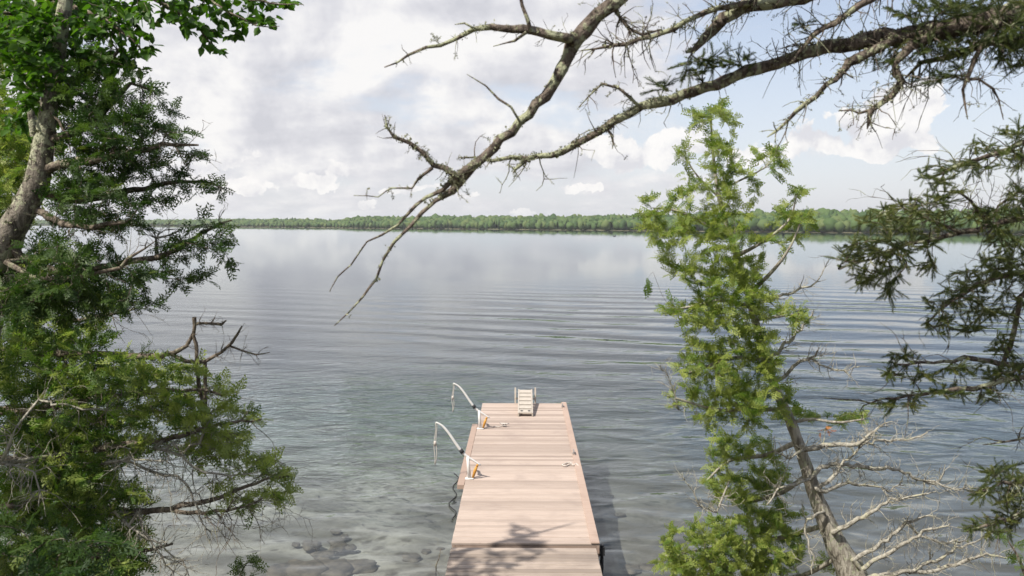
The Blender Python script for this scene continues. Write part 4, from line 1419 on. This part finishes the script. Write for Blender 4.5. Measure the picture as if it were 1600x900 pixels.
# ---- second spruce, right edge: drooping green boughs in the view, trunk just outside it
def right_spruce():
    pl = Plant()
    D = 4.6
    x0 = P(1800, 450, D).x
    gz = float(bank(D))
    trunk = pl.limb([(x0 + 0.05, D, gz - 0.1, 0.13), (x0, D, 4.4, 0.11), (x0 - 0.05, D, 5.6, 0.09), (x0 - 0.06, D, 6.8, 0.06), (x0 - 0.05, D, 8.2, 0.02)], 0.15)
    org = trunk[0, :3]
    root = empty('spruce_tree', org)
    tag(root, 'dark green spruce at the right edge with drooping needle-covered boughs over the lake', 'tree')
    tr = build_limb('trunk', trunk, M['bark_spruce'], root, org, 12, 0.05)
    L_ = []
    def L(pts, d=D):
        q = pl.limb(px_rows(pts, d), 0.06, jit=0.005); L_.append(q)
        build_limb('branch', q, M['bark_spruce'], tr, org, 7, 0.08, bare_twigs(q, 22, 0.22, 0.0028, droop=-0.4, tmin=0.35))
    L([(1790, 170, 16), (1700, 190, 13, 4.5), (1620, 212, 10, 4.4), (1560, 238, 8, 4.3), (1500, 258, 6, 4.2), (1450, 278, 3, 4.2)])
    L([(1795, 330, 18), (1700, 330, 14, 4.5), (1620, 335, 11, 4.4), (1540, 355, 9, 4.3), (1480, 368, 8, 4.2), (1420, 382, 6, 4.1), (1360, 405, 4, 4.1), (1310, 420, 2, 4.1)])
    L([(1500, 362, 6, 4.2), (1450, 340, 5, 4.2), (1410, 325, 3, 4.2), (1375, 330, 2, 4.2)])
    L([(1550, 352, 6, 4.3), (1500, 300, 4, 4.3), (1470, 300, 2, 4.3)])
    L([(1800, 440, 18), (1700, 420, 14, 4.6), (1600, 425, 11, 4.5), (1540, 440, 8, 4.4), (1490, 470, 5, 4.3), (1450, 500, 3, 4.3)])
    L([(1800, 520, 16), (1700, 470, 12, 4.7), (1610, 450, 10, 4.6), (1590, 490, 8, 4.6), (1580, 540, 8, 4.6), (1560, 580, 6, 4.6), (1545, 610, 3, 4.6)])
    L([(1800, 600, 16), (1700, 575, 12, 4.5), (1600, 570, 9, 4.4), (1520, 560, 8, 4.3), (1460, 565, 5, 4.2), (1400, 570, 3, 4.2)])
    L([(1800, 640, 14), (1700, 600, 12, 4.4), (1600, 590, 9, 4.3), (1520, 606, 8, 4.2), (1460, 612, 6, 4.2), (1400, 622, 4, 4.2), (1340, 628, 3, 4.2), (1290, 622, 1.5, 4.2)])
    L([(1800, 660, 12), (1700, 670, 9, 4.4), (1620, 678, 5, 4.3), (1570, 692, 3, 4.3), (1535, 695, 1.5, 4.3)])
    L([(1800, 720, 15), (1700, 735, 11, 4.4), (1620, 745, 9, 4.3), (1570, 758, 6, 4.2), (1530, 765, 3, 4.2)])
    L([(1800, 800, 14), (1700, 790, 11, 4.4), (1620, 795, 8, 4.3), (1560, 815, 6, 4.2), (1510, 832, 3, 4.2)])
    L([(1795, 250, 14), (1700, 270, 11, 4.6), (1640, 290, 9, 4.5), (1590, 300, 5, 4.5), (1560, 320, 3, 4.5)])
    B = [(1590, 205, 22, 14, 4.3), (1550, 232, 36, 12, 4.3), (1500, 258, 34, 14, 4.2), (1460, 272, 22, 14, 4.2), (1580, 245, 28, 18, 4.4), (1530, 265, 24, 12, 4.3),
         (1475, 300, 26, 22, 4.25), (1440, 325, 30, 18, 4.2), (1395, 325, 26, 12, 4.2), (1470, 345, 26, 20, 4.2), (1400, 350, 36, 18, 4.15), (1360, 345, 18, 12, 4.15), (1350, 385, 38, 20, 4.1), (1400, 395, 36, 24, 4.1), (1325, 405, 22, 14, 4.1),
         (1380, 430, 30, 18, 4.1), (1350, 432, 20, 14, 4.1), (1395, 455, 14, 16, 4.1), (1440, 375, 26, 14, 4.15), (1540, 345, 36, 22, 4.3), (1580, 330, 24, 24, 4.4), (1570, 375, 30, 20, 4.4), (1595, 300, 14, 26, 4.4),
         (1590, 420, 24, 36, 4.5), (1550, 420, 34, 28, 4.4), (1510, 440, 34, 22, 4.4), (1475, 470, 30, 18, 4.3), (1530, 480, 36, 22, 4.4), (1470, 505, 24, 16, 4.3), (1580, 480, 24, 26, 4.5), (1450, 415, 18, 12, 4.3), (1570, 540, 24, 18, 4.5), (1510, 515, 24, 12, 4.4),
         (1410, 560, 20, 14, 4.2), (1400, 580, 16, 12, 4.2), (1440, 590, 24, 10, 4.2), (1500, 575, 36, 10, 4.2), (1560, 590, 36, 16, 4.3), (1490, 612, 36, 10, 4.2), (1420, 625, 26, 10, 4.2), (1385, 632, 18, 10, 4.2), (1590, 580, 20, 22, 4.4), (1540, 615, 20, 10, 4.3),
         (1560, 740, 30, 14, 4.2), (1590, 750, 20, 26, 4.3), (1540, 770, 24, 12, 4.2), (1580, 800, 24, 24, 4.3), (1540, 820, 26, 12, 4.2), (1515, 828, 14, 9, 4.2), (1580, 775, 26, 20, 4.25), (1560, 832, 22, 10, 4.2), (1640, 400, 40, 60, 4.5), (1640, 740, 30, 60, 4.4)]
    pl.grow(blob_points([(a, b, c, d, e, 0.12 + 0.2 * c / 40) for a, b, c, d, e in B], 48), step=0.045, droop=0.02, wig=0.02, rmin=0.0014)
    fol = foliage_places(pl, 0.20, 60, 0.056, 0.5, spread=42, tip_gain=0.3, droop=0.10)
    scatter('crown', T_SPRUCE, [(rel(a, org), b, c, d, e) for a, b, c, d, e in fol], M['spruce'], root, rel_chains(pl.twig_chains(4), org), M['bark_spruce'])


right_spruce()


# ---- left side
def leaning_cedar():
    pl = Plant()
    D = 5.0
    trunk = pl.limb(px_rows([(-235, 1050, 96), (-190, 800, 88), (-130, 620, 78), (-70, 500, 56), (-20, 420, 49), (10, 372, 43), (38, 325, 38), (58, 285, 35), (65, 250, 33), (70, 210, 29), (76, 170, 25), (84, 120, 26), (95, 50, 22), (108, -40, 18), (118, -150, 13), (124, -280, 5)], D))
    org = trunk[0, :3]
    root = empty('cedar_tree', org)
    tag(root, 'old cedar leaning in from the left with a thick lichen-grey trunk and dark spreading boughs', 'tree')
    tr = build_limb('trunk', trunk, M['bark_old'], root, org, 18, 0.045, None, lichen_on(trunk[:int(len(trunk) * 0.8)], 420, 0.02))
    L_ = []
    def L(pts, d=D, dead=False):
        q = pl.limb(px_rows(pts, d), 0.06, jit=0.005); L_.append(q)
        build_limb('dead_branch' if dead else 'branch', q, M['twig' if not dead else 'bark_dead'], tr, org, 7, 0.07, bare_twigs(q, 24, 0.18, 0.003, droop=-0.1, tmin=0.2))
    L([(68, 265, 16), (110, 255, 14, 4.9), (150, 248, 12, 4.8), (210, 235, 9, 4.8), (270, 226, 6, 4.8), (312, 228, 3, 4.8)])
    L([(60, 300, 16), (110, 312, 14, 5.1), (160, 308, 11, 5.1), (210, 297, 9, 5.1), (260, 286, 7, 5.1), (320, 284, 4, 5.1), (352, 298, 2, 5.1)])
    L([(74, 220, 14), (120, 205, 12, 5), (155, 180, 11, 5), (185, 150, 9, 5), (205, 130, 6, 5), (240, 142, 3, 5)])
    L([(30, 400, 16, 5), (90, 425, 13, 5), (150, 418, 12, 5), (200, 410, 11, 5), (245, 404, 9, 5), (280, 390, 7, 5), (315, 368, 6, 5), (345, 350, 4, 5), (362, 345, 2, 5)])
    L([(246, 404, 7), (243, 388, 6), (246, 372, 5), (262, 368, 3), (285, 358, 1.6)], D, True)
    L([(10, 410, 9, 4.8), (60, 436, 8, 4.7), (120, 432, 7, 4.6), (165, 425, 6, 4.6), (200, 405, 5, 4.6), (225, 390, 3, 4.6), (240, 375, 1.5, 4.6)], 4.8)
    L([(80, 150, 10), (130, 120, 9, 5.1), (170, 95, 7, 5.1), (200, 60, 4, 5.1)])
    L([(62, 330, 12), (100, 350, 10, 4.8), (150, 355, 8, 4.7), (200, 345, 5, 4.7)])
    B = [(180, 140, 44, 26), (218, 160, 26, 22), (160, 190, 44, 26), (230, 200, 44, 20), (280, 205, 22, 10), (200, 240, 64, 24), (288, 225, 22, 16), (308, 245, 12, 8), (240, 142, 14, 10), (262, 170, 12, 10),
         (180, 290, 64, 22), (260, 288, 46, 18), (318, 288, 26, 10), (348, 298, 12, 8), (200, 325, 36, 12), (235, 318, 30, 12), (120, 270, 40, 36), (110, 200, 30, 40), (120, 340, 44, 26), (190, 352, 44, 16), (215, 262, 40, 14),
         (330, 352, 24, 10), (350, 362, 10, 9), (300, 385, 32, 18), (340, 392, 18, 14), (352, 412, 10, 6), (275, 408, 26, 10), (318, 432, 20, 9), (290, 440, 14, 8), (255, 385, 16, 10),
         (90, 400, 60, 40), (60, 450, 60, 40), (130, 460, 44, 30), (150, 400, 36, 20), (190, 430, 40, 20), (30, 480, 40, 40), (235, 425, 30, 12), (200, 470, 40, 18), (240, 470, 16, 8), (130, 150, 40, 40), (140, 90, 40, 30), (150, 250, 60, 40), (120, 310, 50, 30), (170, 200, 60, 40), (100, 430, 70, 50), (40, 460, 60, 50), (120, 480, 50, 30)]
    pts = blob_points([(a, b, c, d, D - 0.05 + RNG.uniform(-0.15, 0.15), 0.15 + 0.3 * c / 60) for a, b, c, d in B], 15.5)
    pl.grow(pts, step=0.05, droop=0.05, wig=0.02)
    fol = foliage_places(pl, 0.22, 52, 0.09, 0.42, flat=0.5, spread=55, up=0.05, tip_gain=0.15)
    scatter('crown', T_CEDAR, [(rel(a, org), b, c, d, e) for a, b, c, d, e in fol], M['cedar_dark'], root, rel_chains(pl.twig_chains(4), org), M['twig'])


leaning_cedar()


def low_cedar():
    pl = Plant()
    D = 6.4
    trunk = pl.limb(px_rows([(-120, 1010, 60), (-105, 900, 54), (-95, 760, 48), (-85, 600, 38), (-80, 480, 28), (-85, 380, 16), (-88, 300, 6)], D))
    org = trunk[0, :3]
    root = empty('cedar_tree', org)
    tag(root, 'low bushy cedar at the left with dead snags, drooping over the water', 'tree')
    tr = build_limb('trunk', trunk, M['bark_old'], root, org, 12, 0.05)
    L_ = []; DL_ = []
    def L(pts, d=D, dead=False):
        q = pl.limb(px_rows([(a_[0], a_[1], a_[2] * (0.65 if dead else 0.85), *a_[3:]) for a_ in pts], d), 0.06, jit=0.009 if dead else 0.006)
        if dead: tw = bare_twigs(q, 34, 0.24, 0.003, droop=-0.25, tmin=0.1)
        elif len(L_) < 5: tw = bare_twigs(q, 16, 0.13, 0.0022, droop=0.1, tmin=0.5)
        else: tw = bare_twigs(q, 34, 0.36, 0.003, droop=-0.3, tmin=0.3)
        (DL_ if dead else L_).append(q)
        build_limb('dead_branch' if dead else 'branch', q, M['twig'] if not dead else M['bark_dead'], tr, org, 7, 0.07, tw)
    L([(-24, 545, 18), (50, 552, 15, 6.2), (150, 553, 13, 6), (215, 557, 11, 6), (270, 553, 9, 5.9), (290, 540, 7, 5.9), (300, 522, 6, 5.9), (304, 508, 4, 5.9)])
    L([(268, 554, 7, 5.9), (290, 565, 7, 5.9), (320, 564, 7, 5.9), (345, 550, 6, 5.9), (362, 536, 6, 5.9), (372, 524, 5, 5.9), (379, 511, 2, 5.9)])
    L([(358, 540, 4, 5.9), (378, 550, 3.4, 5.9), (400, 554, 3, 5.9), (421, 549, 1.4, 5.9)])
    L([(310, 505, 6, 5.9), (330, 508, 5, 5.9), (345, 506, 6, 5.9), (354, 500, 2, 5.9)])
    # snag: upright dead leader rising out of the mass
    L([(322, 690, 7, 5.9), (318, 650, 7, 5.9), (313, 610, 7, 5.9), (307, 565, 7, 5.9), (305, 525, 7, 5.9), (303, 496, 8, 5.9)])
    L([(-26, 640, 18), (60, 640, 15, 6.1), (140, 625, 12, 5.9), (210, 615, 10, 5.8), (270, 608, 7, 5.8), (330, 612, 5, 5.8), (375, 622, 2, 5.8)])
    L([(-30, 720, 20), (60, 715, 17, 6.1), (150, 700, 14, 5.9), (240, 690, 11, 5.7), (310, 672, 9, 5.7), (360, 660, 6, 5.7), (408, 655, 3, 5.7)])
    L([(-34, 790, 20), (60, 790, 17, 6.1), (160, 800, 14, 5.9), (250, 796, 12, 5.7), (330, 780, 9, 5.7), (400, 755, 6, 5.7), (450, 742, 3, 5.7)])
    L([(250, 796, 9, 5.7), (320, 800, 7, 5.6), (370, 795, 5, 5.6), (420, 775, 2, 5.6)])
    L([(-40, 860, 18), (60, 870, 14, 6.0), (150, 870, 11, 5.8), (220, 860, 8, 5.7), (270, 850, 4, 5.7)])
    L([(-22, 500, 14), (40, 495, 11, 6.3), (110, 500, 8, 6.2), (180, 490, 5, 6.2), (220, 480, 3, 6.2)])
    # bleached dead boughs hanging in the open lower side
    dd = 5.6
    L([(200, 720, 8), (240, 735, 7), (280, 745, 6), (300, 770, 5), (310, 810, 4), (330, 850, 2)], dd, True)
    L([(240, 700, 8), (280, 712, 7), (320, 735, 6), (360, 745, 4), (400, 740, 2)], dd, True)
    L([(270, 690, 7), (285, 705, 6), (310, 690, 6), (325, 662, 5), (332, 650, 2)], dd, True)
    L([(180, 800, 9), (215, 830, 7), (250, 850, 5), (285, 880, 4), (300, 905, 2)], dd, True)
    L([(215, 800, 7), (230, 840, 6), (260, 880, 4), (270, 910, 2)], dd, True)
    L([(0, 725, 9, 5.3), (12, 700, 8, 5.3), (20, 682, 6, 5.3), (24, 670, 2, 5.3)], 5.3, True)
    L([(0, 722, 6, 5.3), (30, 728, 5, 5.3), (52, 740, 5, 5.3), (60, 765, 4, 5.3), (63, 790, 2, 5.3)], 5.3, True)
    L([(60, 625, 6, 5.6), (100, 632, 5, 5.5), (150, 640, 4, 5.5), (200, 638, 2, 5.5)], 5.6, True)
    L([(160, 725, 6, 5.6), (200, 715, 5, 5.5), (245, 720, 4, 5.5), (290, 730, 2, 5.5)], 5.6, True)
    low = [(170, 465, 40, 26), (60, 520, 64, 36), (130, 520, 44, 30), (40, 590, 60, 40), (120, 585, 60, 36), (200, 560, 40, 20), (220, 590, 44, 24), (262, 585, 34, 20), (245, 630, 56, 26), (320, 605, 36, 18), (365, 622, 16, 10), (385, 640, 14, 8),
           (200, 650, 50, 26), (330, 655, 46, 26), (395, 655, 12, 9), (345, 695, 38, 26), (300, 700, 54, 24), (375, 708, 34, 20), (438, 745, 22, 17), (415, 772, 26, 16), (390, 798, 20, 11), (350, 775, 30, 12), (450, 770, 10, 9), (405, 735, 22, 14),
           (150, 700, 70, 50), (60, 680, 70, 50), (60, 770, 80, 50), (150, 770, 60, 40), (60, 850, 90, 50), (150, 860, 60, 44), (210, 780, 24, 20), (200, 850, 36, 40), (280, 650, 30, 24), (240, 555, 18, 9), (300, 580, 24, 12)]
    low += [(300, 640, 40, 26), (350, 690, 36, 22), (220, 690, 40, 26), (410, 730, 26, 18), (180, 600, 50, 36), (200, 870, 40, 34), (170, 800, 50, 40), (40, 470, 60, 30), (40, 560, 70, 50), (110, 560, 60, 50), (30, 640, 60, 50), (110, 650, 70, 50), (60, 730, 80, 50), (150, 650, 50, 50), (130, 740, 80, 50), (100, 810, 90, 40), (40, 900, 90, 40), (140, 900, 90, 40)]
    pts = blob_points([(a, b, c, d, (6.1 if a < 160 else 5.8) + RNG.uniform(-0.2, 0.2), 0.2 + 0.35 * c / 60) for a, b, c, d in low], 14.5)
    pl.grow(pts, step=0.06, droop=0.08, wig=0.018)
    fol = foliage_places(pl, 0.26, 52, 0.105, 0.46, flat=0.35, spread=55, up=0.14, tip_gain=0.36)
    fol = [(a, b, c, d, min(1.0, e + 0.26 * min(1.0, max(0.0, (a[0] + 2.7) / 0.7)) * (a[2] > 3.4))) for a, b, c, d, e in fol]     # paler tint paints sunlight onto the outer ends
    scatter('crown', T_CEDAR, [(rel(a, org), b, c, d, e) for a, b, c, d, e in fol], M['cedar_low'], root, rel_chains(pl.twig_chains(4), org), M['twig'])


low_cedar()


def birch():
    pl = Plant()
    D = 5.6
    trunk = pl.limb(px_rows([(-80, 1060, 34), (-60, 800, 28), (-10, 520, 22), (38, 335, 17), (56, 250, 14), (50, 180, 12), (46, 124, 11), (60, 0, 9), (90, -140, 7), (120, -300, 4)], D))
    org = trunk[0, :3]
    root = empty('birch_tree', org)
    tag(root, 'young birch with bright green broad leaves filling the top left corner', 'tree')
    tr = build_limb('trunk', trunk, M['bark_old'], root, org, 10, 0.04)
    def L(pts, d=D):
        q = pl.limb(px_rows(pts, d), 0.06, jit=0.005)
        build_limb('branch', q, M['twig'], tr, org, 6, 0.05)
    L([(75, -60, 12), (130, -40, 10, 5.2), (200, -30, 8, 5), (290, -20, 6, 4.9), (370, -6, 4, 4.8), (440, 8, 2, 4.8), (474, 5, 1, 4.8)])
    L([(200, -30, 7, 5), (250, 5, 6, 4.9), (290, 25, 5, 4.8), (320, 50, 3, 4.8), (335, 75, 1, 4.8)])
    L([(310, -16, 4, 4.9), (360, 20, 3, 4.8), (400, 38, 2, 4.8), (436, 42, 1, 4.8)])
    L([(62, -10, 9), (110, 10, 8, 5.2), (160, 30, 6, 5.1), (205, 60, 4, 5), (228, 90, 2, 5)])
    L([(48, 110, 8), (90, 80, 7, 5.2), (130, 90, 5, 5.1), (170, 110, 3, 5)])
    L([(55, 40, 8), (20, 20, 6, 5.3), (-30, 10, 4, 5.2)])
    L([(46, 150, 7), (75, 170, 5, 5.0), (105, 210, 3, 4.9), (110, 240, 1.5, 4.9)])
    B = [(40, 40, 60, 44), (120, 30, 60, 40), (190, 30, 40, 36), (60, 110, 60, 34), (140, 100, 40, 30), (190, 90, 32, 24), (225, 70, 18, 24), (230, 20, 30, 22), (270, 15, 26, 20), (300, 30, 24, 26), (325, 60, 16, 18), (345, 20, 26, 22), (385, 25, 26, 18), (420, 35, 20, 14), (370, 50, 16, 12),
         (345, 78, 8, 5), (405, 2, 30, 10), (455, 3, 18, 6), (330, -10, 60, 14), (100, 150, 26, 24), (50, 160, 36, 16), (90, 220, 20, 22), (20, 190, 24, 20), (170, 140, 20, 14), (212, 112, 12, 10), (30, 60, 60, 60), (100, 60, 70, 50), (150, 20, 60, 40), (70, 130, 60, 30), (40, 20, 60, 40), (250, -20, 80, 24)]
    pts = blob_points([(a, b, c, d, (5.2 if a < 220 else 4.85) + RNG.uniform(-0.2, 0.2), 0.1 + 0.35 * c / 60) for a, b, c, d in B], 26)
    pl.grow(pts, step=0.06, droop=0.06, wig=0.015, rmin=0.0012)
    fol = foliage_places(pl, 0.22, 55, 0.058, 0.45, flat=0.7, spread=60, droop=0.35, tip_gain=0.1)
    scatter('crown', T_LEAF, [(rel(a, org), b, c, d, e) for a, b, c, d, e in fol], M['birch'], root, rel_chains(pl.twig_chains(4), org), M['twig'])


birch()


def back_cedar():
    pl = Plant()
    D = 9.2
    trunk = pl.limb(px_rows([(-70, 1000, 38), (-66, 700, 34), (-56, 400, 28), (-40, 200, 22), (-10, 0, 17), (20, -200, 11), (30, -380, 4)], D), 0.12)
    org = trunk[0, :3]
    root = empty('cedar_tree', org)
    tag(root, 'pale green sunlit cedar at the left edge, seen behind the thick leaning trunk', 'tree')
    tr = build_limb('trunk', trunk, M['bark_cedar'], root, org, 10, 0.05)
    B = [(10, 180, 44, 34), (40, 220, 36, 30), (0, 250, 50, 36), (30, 290, 34, 34), (0, 330, 40, 30), (-40, 260, 50, 90), (-40, 440, 60, 90), (-30, 120, 36, 50), (60, 190, 26, 22), (10, 420, 40, 40), (20, 230, 60, 50), (20, 310, 50, 50), (60, 240, 30, 30), (150, -20, 30, 20), (120, -60, 30, 20), (40, -140, 44, 34), (80, 20, 34, 26), (20, 60, 60, 50)]
    pl.grow(blob_points([(a, b, c, d, D + RNG.uniform(-0.4, 0.4), 0.7) for a, b, c, d in B], 14), droop=0.08, wig=0.015)
    fol = foliage_places(pl, 0.36, 40, 0.15, 0.65, flat=0.3, spread=55, up=0.12, tip_gain=0.2)
    scatter('crown', T_CEDAR, [(rel(a, org), b, c, d, e) for a, b, c, d, e in fol], M['cedar'], root, rel_chains(pl.twig_chains(4), org), M['twig'])


back_cedar()


def shrub(blobs, stem, D, label, n, size, template, mat_, tint=0.5):
    pl = Plant()
    q = pl.limb(px_rows(stem, D), 0.06)
    org = q[0, :3]
    root = empty('shrub', org)
    tag(root, label, 'shrub')
    build_limb('stem', q, M['twig'], root, org, 6, 0.05)
    pl.grow(blob_points(blobs, n), step=0.05, droop=0.05)
    fol = foliage_places(pl, 0.2, 30, size, tint, flat=0.6, spread=60, up=0.1)
    scatter('leaves', template, [(rel(a, org), b, c, d, e) for a, b, c, d, e in fol], mat_, root, rel_chains(pl.twig_chains(4), org), M['twig'])


shrub([(1585, 850, 20, 22, 8.4, 0.3), (1560, 838, 12, 10, 8.4, 0.2), (1598, 885, 18, 16, 8.4, 0.2)], [(1640, 1060, 14), (1620, 960, 10), (1595, 880, 5), (1575, 845, 2)], 8.4,
      'small bright yellow-green shrub at the bottom right corner behind the spruce bough', 12, 0.10, T_CEDAR, M['shrub'])
shrub([(378, 884, 20, 12, 6.6, 0.2), (368, 898, 26, 10, 6.6, 0.2), (395, 880, 9, 7, 6.6, 0.1)], [(350, 1060, 12), (362, 980, 8), (370, 915, 5), (382, 885, 2)], 6.6,
      'small bright green sprig poking up from the bottom edge left of the dock', 20, 0.10, T_CEDAR, M['shrub'], 0.3)
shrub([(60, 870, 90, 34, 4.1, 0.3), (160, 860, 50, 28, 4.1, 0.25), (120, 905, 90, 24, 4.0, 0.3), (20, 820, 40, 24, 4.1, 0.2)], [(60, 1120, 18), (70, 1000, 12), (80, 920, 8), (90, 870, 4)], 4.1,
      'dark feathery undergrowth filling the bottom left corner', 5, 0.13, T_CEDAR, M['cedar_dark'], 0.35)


def shade_cedar():  # out of view, added to shade the trees on the left
    pl = Plant()
    x, y = -7.3, 2.7
    gz = float(bank(y)) - 0.1
    trunk = pl.limb([(x, y, gz, 0.2), (x + 0.05, y, 6.0, 0.15), (x, y + 0.05, 8.5, 0.10), (x + 0.04, y, 11.0, 0.03)], 0.2)
    org = trunk[0, :3]
    root = empty('cedar_tree', org)
    tag(root, 'unseen cedar added up the bank to the left, its shade on the lower trees', 'tree')
    build_limb('trunk', trunk, M['bark_cedar'], root, org, 12, 0.05)
    pts = []
    for _ in range(300):
        h = RNG.uniform(0, 1) ** 0.8
        R = 1.55 * (1 - h) + 0.15
        a = RNG.uniform(0, 2 * math.pi); r = R * math.sqrt(RNG.random())
        pts.append(np.array([x + r * math.cos(a), y + r * math.sin(a), 5.2 + 5.6 * h]))
    pl.grow(pts, step=0.12, droop=-0.05, wig=0.02)
    fol = foliage_places(pl, 0.5, 24, 0.19, 0.5, flat=0.35, spread=55, up=0.1, tip_gain=0.2)
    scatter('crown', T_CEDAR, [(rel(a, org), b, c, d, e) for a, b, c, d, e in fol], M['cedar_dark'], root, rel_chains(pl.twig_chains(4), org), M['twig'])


shade_cedar()
